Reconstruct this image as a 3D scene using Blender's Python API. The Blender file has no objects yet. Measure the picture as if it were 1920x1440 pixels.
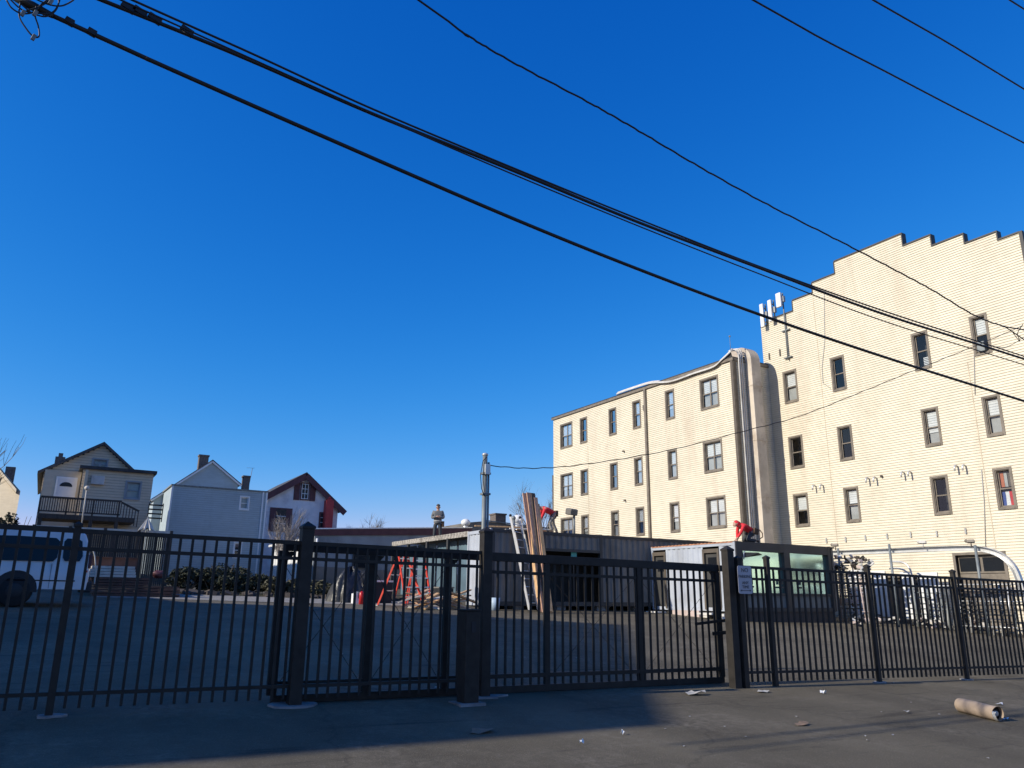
import bpy, math, random
from math import sin, cos, tan, radians, pi, hypot, atan2, sqrt, floor
from mathutils import Vector, Matrix
random.seed(7)
C = bpy.data.collections.new('scene'); bpy.context.scene.collection.children.link(C)

# ------------------------------------------------------------------ survey of the place
# world axes: X runs along the fence / street, Y runs into the lot along the tall facade
F_, AZ, PI_, RO, ZC = 1450.0, radians(30.4), radians(15.4), radians(.59), 1.58
Fw = Vector((sin(AZ)*cos(PI_), cos(AZ)*cos(PI_), sin(PI_)))
R0 = Vector((cos(AZ), -sin(AZ), 0)); U0 = R0.cross(Fw)
RV = R0*cos(RO) + U0*sin(RO); UV = U0*cos(RO) - R0*sin(RO)
GA, GB = -.011, .053
def ray(x, y): return Fw + RV*((x-960)/F_) - UV*((y-720)/F_)
def at(x, y, k, c):
    d = ray(x, y); o = Vector((0, 0, ZC)); return o + d*((c-o[k])/d[k])
def aX(x, y, c): return at(x, y, 0, c)
def aY(x, y, c): return at(x, y, 1, c)
def aZ(x, y, c): return at(x, y, 2, c)
def gnd(x, y):
    d = ray(x, y); return Vector((0, 0, ZC)) + d*((0-ZC)/(d[2]-GA*d[0]-GB*d[1]))
def gz(x, y):
    xx = max(-40, min(60, x)); yy = max(-12, min(52, y))
    return GA*xx + GB*yy
def onfence(px, A, B):      # where the sight line of column px crosses the ground line A-B
    d = ray(px, 1200); ex, ey = B[0]-A[0], B[1]-A[1]
    t = (A[0]*ey - A[1]*ex)/(d[0]*ey - d[1]*ex)
    return Vector((d[0]*t, d[1]*t))

# ------------------------------------------------------------------ materials
def nodes(name):
    m = bpy.data.materials.new(name); m.use_nodes = True
    nt = m.node_tree; return m, nt, nt.nodes['Principled BSDF']
def mat(name, col, rough=.7, var=.18, scale=3.0, bump=0.0, bscale=60, metal=0, dirt=None, dscale=.6, spec=.4, stretch=None):
    m, nt, b = nodes(name); N = nt.nodes; L = nt.links
    g = N.new('ShaderNodeNewGeometry')
    src = g.outputs['Position']
    if stretch:
        mp = N.new('ShaderNodeMapping'); mp.inputs['Scale'].default_value = stretch
        L.new(src, mp.inputs['Vector']); src = mp.outputs['Vector']
    n = N.new('ShaderNodeTexNoise'); n.inputs['Scale'].default_value = scale; n.inputs['Detail'].default_value = 6
    L.new(src, n.inputs['Vector'])
    r = N.new('ShaderNodeValToRGB'); L.new(n.outputs['Fac'], r.inputs['Fac'])
    c = Vector(col)
    r.color_ramp.elements[0].position = .3; r.color_ramp.elements[1].position = .7
    r.color_ramp.elements[0].color = (*(c*(1-var)), 1); r.color_ramp.elements[1].color = (*(c*(1+var)), 1)
    out = r.outputs['Color']
    if dirt:
        n2 = N.new('ShaderNodeTexNoise'); n2.inputs['Scale'].default_value = dscale; n2.inputs['Detail'].default_value = 8
        n2.inputs['Roughness'].default_value = .65
        L.new(g.outputs['Position'], n2.inputs['Vector'])
        r2 = N.new('ShaderNodeValToRGB'); r2.color_ramp.elements[0].position = .5; r2.color_ramp.elements[1].position = .72
        L.new(n2.outputs['Fac'], r2.inputs['Fac'])
        mx = N.new('ShaderNodeMixRGB'); mx.inputs['Color2'].default_value = (*dirt, 1)
        L.new(r2.outputs['Color'], mx.inputs['Fac']); L.new(out, mx.inputs['Color1']); out = mx.outputs['Color']
    L.new(out, b.inputs['Base Color'])
    b.inputs['Roughness'].default_value = rough; b.inputs['Metallic'].default_value = metal
    b.inputs['Specular IOR Level'].default_value = spec
    if bump:
        nb = N.new('ShaderNodeTexNoise'); nb.inputs['Scale'].default_value = bscale; nb.inputs['Detail'].default_value = 4
        L.new(g.outputs['Position'], nb.inputs['Vector'])
        bp = N.new('ShaderNodeBump'); bp.inputs['Strength'].default_value = bump; bp.inputs['Distance'].default_value = .02
        L.new(nb.outputs['Fac'], bp.inputs['Height']); L.new(bp.outputs['Normal'], b.inputs['Normal'])
    return m
def asphalt(name, a, bcol, worn):
    m, nt, b = nodes(name); N = nt.nodes; L = nt.links
    g = N.new('ShaderNodeNewGeometry')
    def noise(s, d=8, rg=.6, st=None):
        n = N.new('ShaderNodeTexNoise'); n.inputs['Scale'].default_value = s; n.inputs['Detail'].default_value = d
        n.inputs['Roughness'].default_value = rg
        if st:
            mp = N.new('ShaderNodeMapping'); mp.inputs['Scale'].default_value = st
            L.new(g.outputs['Position'], mp.inputs['Vector']); L.new(mp.outputs['Vector'], n.inputs['Vector'])
        else: L.new(g.outputs['Position'], n.inputs['Vector'])
        return n
    def ramp(src, p0, c0, p1, c1):
        r = N.new('ShaderNodeValToRGB'); r.color_ramp.elements[0].position = p0; r.color_ramp.elements[1].position = p1
        r.color_ramp.elements[0].color = (*c0, 1); r.color_ramp.elements[1].color = (*c1, 1); L.new(src, r.inputs['Fac']); return r.outputs['Color']
    base = ramp(noise(.45, st=(1, .5, 1)).outputs['Fac'], .35, a, .68, bcol)
    sp = ramp(noise(75, 3, .8).outputs['Fac'], .56, (0, 0, 0), .72, (1, 1, 1))
    m1 = N.new('ShaderNodeMixRGB'); m1.inputs['Color2'].default_value = (*worn, 1)
    mm = N.new('ShaderNodeMath'); mm.operation = 'MULTIPLY'; mm.inputs[1].default_value = .55
    L.new(sp, mm.inputs[0]); L.new(mm.outputs[0], m1.inputs['Fac']); L.new(base, m1.inputs['Color1'])
    st = ramp(noise(1.6, 6, .7, (.25, 2.2, 1)).outputs['Fac'], .56, (1, 1, 1), .66, (.45, .45, .48))
    m2 = N.new('ShaderNodeMixRGB'); m2.blend_type = 'MULTIPLY'; m2.inputs['Fac'].default_value = .8
    L.new(m1.outputs['Color'], m2.inputs['Color1']); L.new(st, m2.inputs['Color2'])
    dm = N.new('ShaderNodeMixRGB'); dm.inputs['Color2'].default_value = (*(Vector(worn)*.62), 1)
    da = ramp(noise(.8, 9, .75).outputs['Fac'], .47, (0, 0, 0), .70, (1, 1, 1)); db = ramp(noise(11, 6, .8).outputs['Fac'], .40, (0, 0, 0), .65, (.75, .75, .75))
    dx = N.new('ShaderNodeMixRGB'); dx.blend_type = 'MULTIPLY'; dx.inputs['Fac'].default_value = 1; L.new(da, dx.inputs['Color1']); L.new(db, dx.inputs['Color2'])
    L.new(dx.outputs['Color'], dm.inputs['Fac']); L.new(m2.outputs['Color'], dm.inputs['Color1']); m2 = dm
    # crack network
    v = N.new('ShaderNodeTexVoronoi'); v.feature = 'DISTANCE_TO_EDGE'; v.inputs['Scale'].default_value = .28
    nd = noise(2.2, 5); ad = N.new('ShaderNodeMixRGB'); ad.blend_type = 'ADD'; ad.inputs['Fac'].default_value = .55
    L.new(g.outputs['Position'], ad.inputs['Color1']); L.new(nd.outputs['Color'], ad.inputs['Color2']); L.new(ad.outputs['Color'], v.inputs['Vector'])
    cr = ramp(v.outputs['Distance'], .002, (.72, .72, .72), .007, (1, 1, 1))
    m3 = N.new('ShaderNodeMixRGB'); m3.blend_type = 'MULTIPLY'; m3.inputs['Fac'].default_value = .8
    L.new(m2.outputs['Color'], m3.inputs['Color1']); L.new(cr, m3.inputs['Color2'])
    L.new(m3.outputs['Color'], b.inputs['Base Color'])
    b.inputs['Roughness'].default_value = .88; b.inputs['Specular IOR Level'].default_value = .25
    bp = N.new('ShaderNodeBump'); bp.inputs['Strength'].default_value = .7; bp.inputs['Distance'].default_value = .012
    L.new(noise(55, 4, .8).outputs['Fac'], bp.inputs['Height']); L.new(bp.outputs['Normal'], b.inputs['Normal'])
    return m
def siding_mat(name, col, dirt):
    m, nt, b = nodes(name); N = nt.nodes; L = nt.links
    g = N.new('ShaderNodeNewGeometry')
    def noise(s, st, d=6, rg=.6):
        n = N.new('ShaderNodeTexNoise'); n.inputs['Scale'].default_value = s; n.inputs['Detail'].default_value = d; n.inputs['Roughness'].default_value = rg
        mp = N.new('ShaderNodeMapping'); mp.inputs['Scale'].default_value = st
        L.new(g.outputs['Position'], mp.inputs['Vector']); L.new(mp.outputs['Vector'], n.inputs['Vector']); return n.outputs['Fac']
    def ramp(src, p0, c0, p1, c1):
        r = N.new('ShaderNodeValToRGB'); r.color_ramp.elements[0].position = p0; r.color_ramp.elements[1].position = p1
        r.color_ramp.elements[0].color = (*c0, 1); r.color_ramp.elements[1].color = (*c1, 1); L.new(src, r.inputs['Fac']); return r.outputs['Color']
    c = Vector(col)
    base = ramp(noise(.35, (1, 1, 1)), .3, c*.9, .7, c*1.06)
    mx = N.new('ShaderNodeMixRGB'); mx.inputs['Color2'].default_value = (*dirt, 1)
    mk = ramp(noise(.9, (1, 1, .16), 8, .7), .50, (0, 0, 0), .74, (.8, .8, .8))
    L.new(mk, mx.inputs['Fac']); L.new(base, mx.inputs['Color1'])
    mx2 = N.new('ShaderNodeMixRGB'); mx2.blend_type = 'MULTIPLY'; mx2.inputs['Fac'].default_value = .6
    L.new(mx.outputs['Color'], mx2.inputs['Color1'])
    L.new(ramp(noise(2.5, (1, .5, 4), 4, .7), .4, (.86, .85, .83), .6, (1, 1, 1)), mx2.inputs['Color2'])
    L.new(mx2.outputs['Color'], b.inputs['Base Color']); b.inputs['Roughness'].default_value = .55; b.inputs['Specular IOR Level'].default_value = .3
    return m
def glassy(name, tint=(.5, .55, .6), refl=.12, rough=.05):
    m = bpy.data.materials.new(name); m.use_nodes = True; nt = m.node_tree; N = nt.nodes; L = nt.links
    N.remove(N['Principled BSDF']); o = N['Material Output']
    t = N.new('ShaderNodeBsdfTransparent'); t.inputs['Color'].default_value = (*tint, 1)
    gl = N.new('ShaderNodeBsdfGlossy'); gl.inputs['Roughness'].default_value = rough; gl.inputs['Color'].default_value = (.9, .95, 1, 1)
    fr = N.new('ShaderNodeLayerWeight'); fr.inputs['Blend'].default_value = .25
    ma = N.new('ShaderNodeMath'); ma.operation = 'MULTIPLY_ADD'; ma.inputs[1].default_value = .5; ma.inputs[2].default_value = refl
    L.new(fr.outputs['Fresnel'], ma.inputs[0])
    mx = N.new('ShaderNodeMixShader'); L.new(ma.outputs[0], mx.inputs['Fac']); L.new(t.outputs[0], mx.inputs[1]); L.new(gl.outputs[0], mx.inputs[2])
    L.new(mx.outputs[0], o.inputs['Surface']); return m
def mirror(name, col):
    m, nt, b = nodes(name); n = nt.nodes.new('ShaderNodeTexNoise'); n.inputs['Scale'].default_value = 1.4
    g = nt.nodes.new('ShaderNodeNewGeometry'); nt.links.new(g.outputs['Position'], n.inputs['Vector'])
    bp = nt.nodes.new('ShaderNodeBump'); bp.inputs['Strength'].default_value = .004; bp.inputs['Distance'].default_value = .01
    nt.links.new(n.outputs['Fac'], bp.inputs['Height']); nt.links.new(bp.outputs['Normal'], b.inputs['Normal'])
    b.inputs['Base Color'].default_value = (*col, 1); b.inputs['Metallic'].default_value = .95; b.inputs['Roughness'].default_value = .14; return m
M = {}
M['asphalt'] = asphalt('asphalt', (.084, .070, .047), (.152, .128, .086), (.42, .36, .27))
M['dirt'] = mat('dirt', (.10, .085, .06), .95, .5, 2.5, 1, 12, dirt=(.05, .06, .025), dscale=1.2)
M['gravel'] = mat('gravel', (.26, .24, .21), .95, .35, 9, .8, 25)
M['concrete'] = mat('concrete', (.24, .23, .22), .9, .3, 5, .4, 40, dirt=(.12, .115, .11), dscale=4)
M['black_iron'] = mat('black_iron', (.030, .026, .022), .55, .25, 9, spec=.22)
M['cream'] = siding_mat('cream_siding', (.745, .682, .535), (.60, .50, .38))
M['cream_lip'] = mat('cream_siding_lip', (.55, .47, .34), .8, .2, 3)  # darker than the boards: lap shadow lines put into the colour; also wall seams
M['brown'] = mat('brown_trim', (.12, .098, .075), .5, .2, 4)
M['brown2'] = mat('brown_casing', (.19, .16, .125), .55, .22, 4)
M['glass'] = glassy('window_glass', (.86, .88, .88), .05)
M['mirror_mint'] = mirror('mint_reflective_glass', (.66, 1.0, .93))
M['dark'] = mat('dark_interior', (.035, .036, .038), .9, .4, 1.5)
M['blind'] = mat('pale_blind', (.72, .72, .70), .8, .1, 3)
M['blind2'] = mat('grey_blind', (.42, .42, .40), .8, .15, 3)
M['roofdark'] = mat('dark_roofing', (.05, .052, .056), .85, .3, 3, .4, 30)
M['galv'] = mat('galvanised_steel', (.20, .22, .22), .55, .15, 6, metal=.2)
M['galvl'] = mat('bright_sheet_metal', (.62, .62, .60), .35, .12, 4, metal=.35)
M['white'] = mat('white_paint', (.74, .74, .73), .5, .06, 3)
M['offwhite'] = mat('weathered_white', (.62, .60, .56), .7, .16, 2, dirt=(.35, .31, .25))
M['duct'] = mat('beige_duct', (.56, .49, .40), .55, .2, 1.2, dirt=(.30, .22, .16), dscale=.9)
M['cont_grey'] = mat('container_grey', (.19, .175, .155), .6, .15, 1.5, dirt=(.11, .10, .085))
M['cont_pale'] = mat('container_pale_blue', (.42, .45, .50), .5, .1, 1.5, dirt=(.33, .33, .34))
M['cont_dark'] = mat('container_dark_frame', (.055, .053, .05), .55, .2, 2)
M['mint'] = mat('mint_panel', (.50, .80, .62), .6, .06, 1.0)
M['lowgrey'] = mat('lower_panel_grey', (.16, .175, .17), .6, .1, 1.5)
M['rust'] = mat('rusty_orange', (.45, .22, .13), .8, .3, 3)
M['wood'] = mat('fresh_lumber', (.58, .36, .18), .7, .25, 3, stretch=(6, 6, 1))
M['wood_red'] = mat('reddish_plank', (.50, .30, .20), .7, .3, 3, stretch=(8, 8, .8))
M['wood_pale'] = mat('pale_board', (.60, .55, .47), .75, .15, 5)
M['wood_dark'] = mat('weathered_wood', (.075, .06, .05), .85, .35, 5, stretch=(8, 8, .5))
M['wood_brown'] = mat('brown_timber', (.13, .065, .045), .8, .25, 4)
M['red'] = mat('red_fibreglass', (.62, .06, .035), .4, .12, 6)
M['redcan'] = mat('red_plastic', (.55, .02, .02), .35, .1, 6)
M['alum'] = mat('aluminium', (.68, .68, .68), .3, .1, 8, metal=.5)
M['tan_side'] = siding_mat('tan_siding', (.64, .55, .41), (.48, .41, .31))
M['tan_lip'] = mat('tan_siding_lip', (.34, .31, .26), .8, .1, 3)  # shadow line under each tan lap, painted as a darker tone
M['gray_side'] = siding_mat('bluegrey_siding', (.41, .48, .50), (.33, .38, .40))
M['gray_lip'] = mat('bluegrey_siding_lip', (.28, .32, .35), .8, .1, 3)  # shadow under the blue grey laps as darker colour; also tan house casings
M['stucco'] = mat('pale_stucco', (.78, .74, .74), .9, .08, 2, .3, 30, dirt=(.45, .42, .44))
M['maroon'] = mat('maroon_paint', (.11, .04, .045), .6, .2, 3)
M['redpaint'] = mat('red_chimney', (.48, .05, .05), .6, .15, 3)
M['block'] = mat('grey_block_wall', (.30, .32, .33), .9, .15, 1.2, .3, 30, dirt=(.16, .17, .17), dscale=.8)
M['shingle'] = mat('asphalt_shingle', (.075, .078, .085), .9, .3, 8, .6, 25)
M['shingle_lt'] = mat('pale_shingle', (.20, .21, .20), .9, .3, 8, .6, 25)
M['brick'] = mat('brick', (.15, .125, .11), .9, .35, 12)
M['tyre'] = mat('rubber', (.015, .015, .016), .8, .2, 10)
M['vanwhite'] = mat('van_white', (.60, .62, .64), .3, .03, 2, spec=.6)
M['vglass'] = mat('tinted_glass', (.012, .014, .018), .25, .1, 2, spec=.3)
M['trim'] = mat('black_plastic', (.02, .02, .022), .6, .2, 4)
M['cable'] = mat('cable_sheath', (.018, .017, .016), .55, .2, 8)
M['bark'] = mat('bark', (.16, .13, .10), .9, .3, 6)
M['barklight'] = mat('pale_bark', (.34, .30, .27), .9, .25, 6)
M['leaf'] = mat('evergreen_leaf', (.034, .040, .024), .8, .6, 6)
M['leaf2'] = mat('dull_leaf', (.085, .08, .045), .75, .4, 6)
M['tarp'] = mat('black_tarp', (.022, .022, .024), .38, .3, 6, 1.0, 9, spec=.5)
M['weathered'] = mat('weathered_edge', (.36, .33, .29), .8, .4, 7, dirt=(.16, .14, .12), dscale=3)
M['infill'] = mat('blue_grey_sheet', (.11, .17, .21), .5, .2, 1.5)
M['teal'] = mat('turquoise_film', (.10, .52, .55), .4, .1, 4)
M['skin'] = mat('skin', (.45, .27, .19), .6, .08, 10)
M['hoodie'] = mat('grey_fleece', (.17, .17, .165), .9, .15, 20)
M['redcloth'] = mat('red_cloth', (.70, .035, .045), .85, .12, 12)
M['camo'] = mat('camouflage_cloth', (.26, .24, .21), .9, .45, 14)
M['jeans'] = mat('dark_trousers', (.055, .06, .065), .9, .2, 15)
M['boot'] = mat('leather_boot', (.07, .045, .03), .7, .2, 10)
M['hair'] = mat('dark_hair', (.015, .012, .01), .8, .2, 20)
M['belt'] = mat('pale_belt', (.6, .6, .58), .7, .1, 10)
M['tool'] = mat('tool_leather', (.10, .06, .035), .8, .3, 10)
M['signface'] = mat('sign_face', (.42, .41, .44), .5, .06, 4)
M['signink'] = mat('sign_ink', (.06, .065, .075), .6, .1, 4)
M['paper'] = mat('litter_paper', (.42, .40, .36), .9, .15, 20)
M['card'] = mat('cardboard', (.22, .15, .10), .9, .2, 12)
M['roll'] = mat('brown_roll_paper', (.34, .26, .19), .85, .15, 8, dirt=(.2, .15, .1), dscale=5)
M['foil'] = mat('silver_foil', (.75, .75, .75), .25, .2, 12, .6, 30, metal=.7)
M['bluebox'] = mat('pale_blue_plastic', (.40, .50, .60), .5, .1, 5)
M['flagblue'] = mat('flag_blue', (.05, .09, .30), .8, .1, 5)
M['flagred'] = mat('flag_red', (.60, .05, .05), .8, .1, 5)
M['flagorange'] = mat('orange_cloth', (.50, .16, .08), .8, .1, 5)
M['net'] = mat('pinkish_block', (.52, .42, .38), .9, .1, 5)

# ------------------------------------------------------------------ mesh builder
class MB:
    def __init__(s): s.v = []; s.f = []; s.m = []; s.mi = 0; s.sm = []; s.smooth = False
    def add(s, vs, fs):
        k = len(s.v); s.v += [tuple(p) for p in vs]
        for f in fs: s.f.append([k+i for i in f]); s.m.append(s.mi); s.sm.append(s.smooth)
    def quad(s, a, b, c, d): s.add([a, b, c, d], [(0, 1, 2, 3)])
    def hexa(s, p):   # 8 points: bottom 4, top 4
        s.add(p, [(0, 3, 2, 1), (4, 5, 6, 7), (0, 1, 5, 4), (1, 2, 6, 5), (2, 3, 7, 6), (3, 0, 4, 7)])
    def box(s, x0, x1, y0, y1, z0, z1):
        s.hexa([(x0, y0, z0), (x1, y0, z0), (x1, y1, z0), (x0, y1, z0), (x0, y0, z1), (x1, y0, z1), (x1, y1, z1), (x0, y1, z1)])
    def rbox(s, c, sx, sy, sz, rot=0, tilt=None):
        mt = Matrix.Rotation(rot, 3, 'Z')
        if tilt: mt = mt @ Matrix.Rotation(tilt[0], 3, 'X') @ Matrix.Rotation(tilt[1], 3, 'Y')
        c = Vector(c)
        s.hexa([c + mt @ Vector((a*sx/2, b*sy/2, d*sz/2)) for d in (-1, 1) for a, b in ((-1, -1), (1, -1), (1, 1), (-1, 1))])
    def bar(s, a, b, w, h=None, up=(0, 0, 1)):    # rectangular bar between two points
        a, b = Vector(a), Vector(b); h = h or w; d = (b-a).normalized(); u = Vector(up)
        if abs(d.dot(u)) > .98: u = Vector((1, 0, 0))
        r = d.cross(u).normalized()*(w/2); t = r.normalized().cross(d).normalized()*(h/2)
        s.hexa([a-r-t, a+r-t, a+r+t, a-r+t, b-r-t, b+r-t, b+r+t, b-r+t])
    def tube(s, pts, r, n=8, cap=True):
        pts = [Vector(p) for p in pts]; k = len(pts); rr = r if isinstance(r, (list, tuple)) else [r]*k
        prev = None; vs = []
        for i, p in enumerate(pts):
            d = (pts[min(i+1, k-1)] - pts[max(i-1, 0)])
            if d.length < 1e-9: d = Vector((0, 0, 1))
            d.normalize()
            if prev is None:
                u = Vector((0, 0, 1)) if abs(d.z) < .9 else Vector((1, 0, 0)); a = d.cross(u).normalized()
            else:
                a = prev - d*prev.dot(d)
                a = a.normalized() if a.length > 1e-6 else d.orthogonal().normalized()
            prev = a; b = d.cross(a)
            for j in range(n):
                t = 2*pi*j/n; vs.append(p + (a*cos(t) + b*sin(t))*rr[i])
        fs = [(i*n+j, i*n+(j+1) % n, (i+1)*n+(j+1) % n, (i+1)*n+j) for i in range(k-1) for j in range(n)]
        if cap: fs += [tuple(range(n))[::-1], tuple((k-1)*n+j for j in range(n))]
        s.smooth = n > 4; s.add(vs, fs); s.smooth = False
    def prism(s, poly, off):      # polygon of 3-D points extruded by a vector
        off = Vector(off); a = [Vector(p) for p in poly]; n = len(a)
        s.add(a + [p+off for p in a], [tuple(range(n))[::-1], tuple(range(n, 2*n))] + [(i, (i+1) % n, n+(i+1) % n, n+i) for i in range(n)])
    def sphere(s, c, r, n=10, sc=(1, 1, 1)):
        c = Vector(c); vs = []
        for i in range(1, n):
            for j in range(2*n):
                a = pi*i/n; b = pi*j/n; vs.append(c + Vector((sin(a)*cos(b)*sc[0], sin(a)*sin(b)*sc[1], cos(a)*sc[2]))*r)
        vs += [c+Vector((0, 0, r*sc[2])), c-Vector((0, 0, r*sc[2]))]
        fs = [(i*2*n+j, i*2*n+(j+1) % (2*n), (i+1)*2*n+(j+1) % (2*n), (i+1)*2*n+j) for i in range(n-2) for j in range(2*n)]
        t = len(vs)-2
        fs += [(j, t, (j+1) % (2*n)) for j in range(2*n)] + [((n-2)*2*n+j, (n-2)*2*n+(j+1) % (2*n), t+1) for j in range(2*n)]
        s.smooth = True; s.add(vs, fs); s.smooth = False
    def build(s, name, mats, parent=None, bevel=0):
        org = Vector(parent['_o']) if parent is not None and '_o' in parent else Vector((0, 0, 0))
        me = bpy.data.meshes.new(name); me.from_pydata([tuple(Vector(p)-org) for p in s.v], [], s.f)
        if not isinstance(mats, (list, tuple)): mats = [mats]
        for x in mats: me.materials.append(M[x] if isinstance(x, str) else x)
        me.polygons.foreach_set('material_index', s.m); me.polygons.foreach_set('use_smooth', s.sm); me.update()
        o = bpy.data.objects.new(name, me); C.objects.link(o)
        if parent is not None:
            o.parent = parent
        if parent is not None: o['_o'] = tuple(org)
        if bevel:
            b = o.modifiers.new('edge', 'BEVEL'); b.width = bevel; b.segments = 2; b.limit_method = 'ANGLE'
        return o
def tag(o, label=None, cat=None, group=None, kind=None):
    if label: o['label'] = label
    if cat: o['category'] = cat
    if group: o['group'] = group
    if kind: o['kind'] = kind
    return o
def thing(name, label, cat, loc=(0, 0, 0), group=None):
    o = bpy.data.objects.new(name, None); C.objects.link(o); o.location = loc; o['_o'] = tuple(loc); o.empty_display_size = .2
    return tag(o, label, cat, group)
def single(mb, name, mats, label, cat, group=None, bevel=0):
    return tag(mb.build(name, mats, bevel=bevel), label, cat, group)

class Fr:   # a wall frame: origin, direction along, outward normal
    def __init__(s, O, u, n): s.O = Vector((O[0], O[1], 0)); s.u = Vector((u[0], u[1], 0)); s.n = Vector((n[0], n[1], 0))
    def p(s, u, z, d=0): return s.O + s.u*u + s.n*d + Vector((0, 0, z))
    def box(s, mb, u0, u1, d0, d1, z0, z1):
        mb.hexa([s.p(u0, z0, d0), s.p(u1, z0, d0), s.p(u1, z0, d1), s.p(u0, z0, d1), s.p(u0, z1, d0), s.p(u1, z1, d0), s.p(u1, z1, d1), s.p(u0, z1, d1)])
    def quad(s, mb, u0, u1, z0, z1, d=0): mb.quad(s.p(u0, z0, d), s.p(u1, z0, d), s.p(u1, z1, d), s.p(u0, z1, d))
def siding(mb, fr, z0, z1, urange, openings=(), lap=.15, dep=.02, zb=()):
    """clapboards as real laps; slot 0 face, slot 1 lower lip"""
    zs = set([z0, z1]); k = floor(z0/lap)
    while k*lap < z1:
        if k*lap > z0: zs.add(round(k*lap, 5))
        k += 1
    for o in openings:
        for z in (o[2], o[3]):
            if z0 < z < z1: zs.add(z)
    for z in zb: zs.add(z)
    zs = sorted(zs)
    for a, b in zip(zs, zs[1:]):
        if b-a < 1e-4: continue
        m = (a+b)/2; zk = floor(m/lap+1e-6)*lap
        oa, ob = dep*(1-(a-zk)/lap), dep*(1-(b-zk)/lap)
        segs = list(urange(m))
        for o in openings:
            if o[2] < m < o[3]:
                ns = []
                for s0, s1 in segs:
                    if o[1] <= s0 or o[0] >= s1: ns.append((s0, s1)); continue
                    if s0 < o[0]: ns.append((s0, o[0]))
                    if o[1] < s1: ns.append((o[1], s1))
                segs = ns
        for s0, s1 in segs:
            mb.mi = 0; mb.quad(fr.p(s0, a, oa), fr.p(s1, a, oa), fr.p(s1, b, ob), fr.p(s0, b, ob))
            if abs(a-zk) < 1e-4:
                mb.mi = 1; mb.quad(fr.p(s0, a, 0), fr.p(s1, a, 0), fr.p(s1, a, oa), fr.p(s0, a, oa))
                mb.quad(fr.p(s0, a, oa+.002), fr.p(s1, a, oa+.002), fr.p(s1, a+.016, oa+.001), fr.p(s0, a+.016, oa+.001))
                mb.mi = 0
def window(parent, fr, u0, u1, z0, z1, cols=1, blind=None, casing='brown2', cw=.08, proud=.035, extra=None, label=None, pattern='upper'):
    """opening u0..u1 x z0..z1; casing overlaps outwards, sash recessed"""
    mb = MB()
    e = .002
    fr.box(mb, u0-cw, u0+e, -.0, proud, z0-cw, z1+cw); fr.box(mb, u1-e, u1+cw, 0, proud, z0-cw, z1+cw)
    fr.box(mb, u0+e, u1-e, 0, proud-.003, z1-e, z1+cw-.003); fr.box(mb, u0+e, u1-e, 0, proud+.02, z0-cw+.004, z0+e)
    fr.box(mb, u0, u0+.03, -.12, 0, z0, z1); fr.box(mb, u1-.03, u1, -.12, 0, z0, z1)
    fr.box(mb, u0+.03, u1-.03, -.12, 0, z1-.03, z1); fr.box(mb, u0+.03, u1-.03, -.12, 0, z0, z0+.03)
    w = mb.build('window', casing, parent)
    if label: w['label'] = label
    s = MB(); zm = (z0+z1)/2
    a, b = u0+.03, u1-.03
    step = (b-a)/cols
    for c in range(cols):
        ca, cb = a+c*step, a+(c+1)*step
        for q0, q1, dd in ((z0+.03, zm+.02, -.06), (zm-.02, z1-.03, -.09)):
            fr.box(s, ca, ca+.036, dd-.03, dd, q0, q1); fr.box(s, cb-.036, cb, dd-.03, dd, q0, q1)
            fr.box(s, ca+.036, cb-.036, dd-.03, dd-.002, q0, q0+.045); fr.box(s, ca+.036, cb-.036, dd-.03, dd-.002, q1-.045, q1)
    s.build('sash', casing, w)
    g = MB(); fr.quad(g, a, b, z0+.03, z1-.03, -.10); g.build('pane', 'glass', w)
    d = MB(); fr.box(d, u0, u1, -.62, -.60, z0-.1, z1+.1)
    for q in ((u0-.02, u0), (u1, u1+.02)): fr.box(d, q[0], q[1], -.6, -.125, z0-.1, z1+.1)
    fr.box(d, u0, u1, -.6, -.125, z1+.05, z1+.07); fr.box(d, u0, u1, -.6, -.125, z0-.07, z0-.05)
    d.build('dark_room', 'dark', w)
    if blind:
        q = MB()
        for c in range(cols):
            fr_ = random.choice((.30, .42, .47, .5, .5, .62)) if pattern == 'upper' else 1
            h = z1-.04-(z1-z0)*fr_
            ca, cb = a+c*step+.03, a+(c+1)*step-.03
            n = max(2, int((z1-.04-h)/.09)); hh = (z1-.04-h)/n
            for i in range(n):
                q.quad(fr.p(ca, h+i*hh, -.135), fr.p(cb, h+i*hh, -.135), fr.p(cb, h+(i+1)*hh, -.15), fr.p(ca, h+(i+1)*hh, -.15))
        q.build('blind', blind, w)
        if pattern == 'upper' and random.random() < .75:
            q = MB()
            fr.quad(q, a+.02, b-.02, z0+.05, zm, -.17); q.build('curtain', 'blind2', w)
    return w

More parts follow.
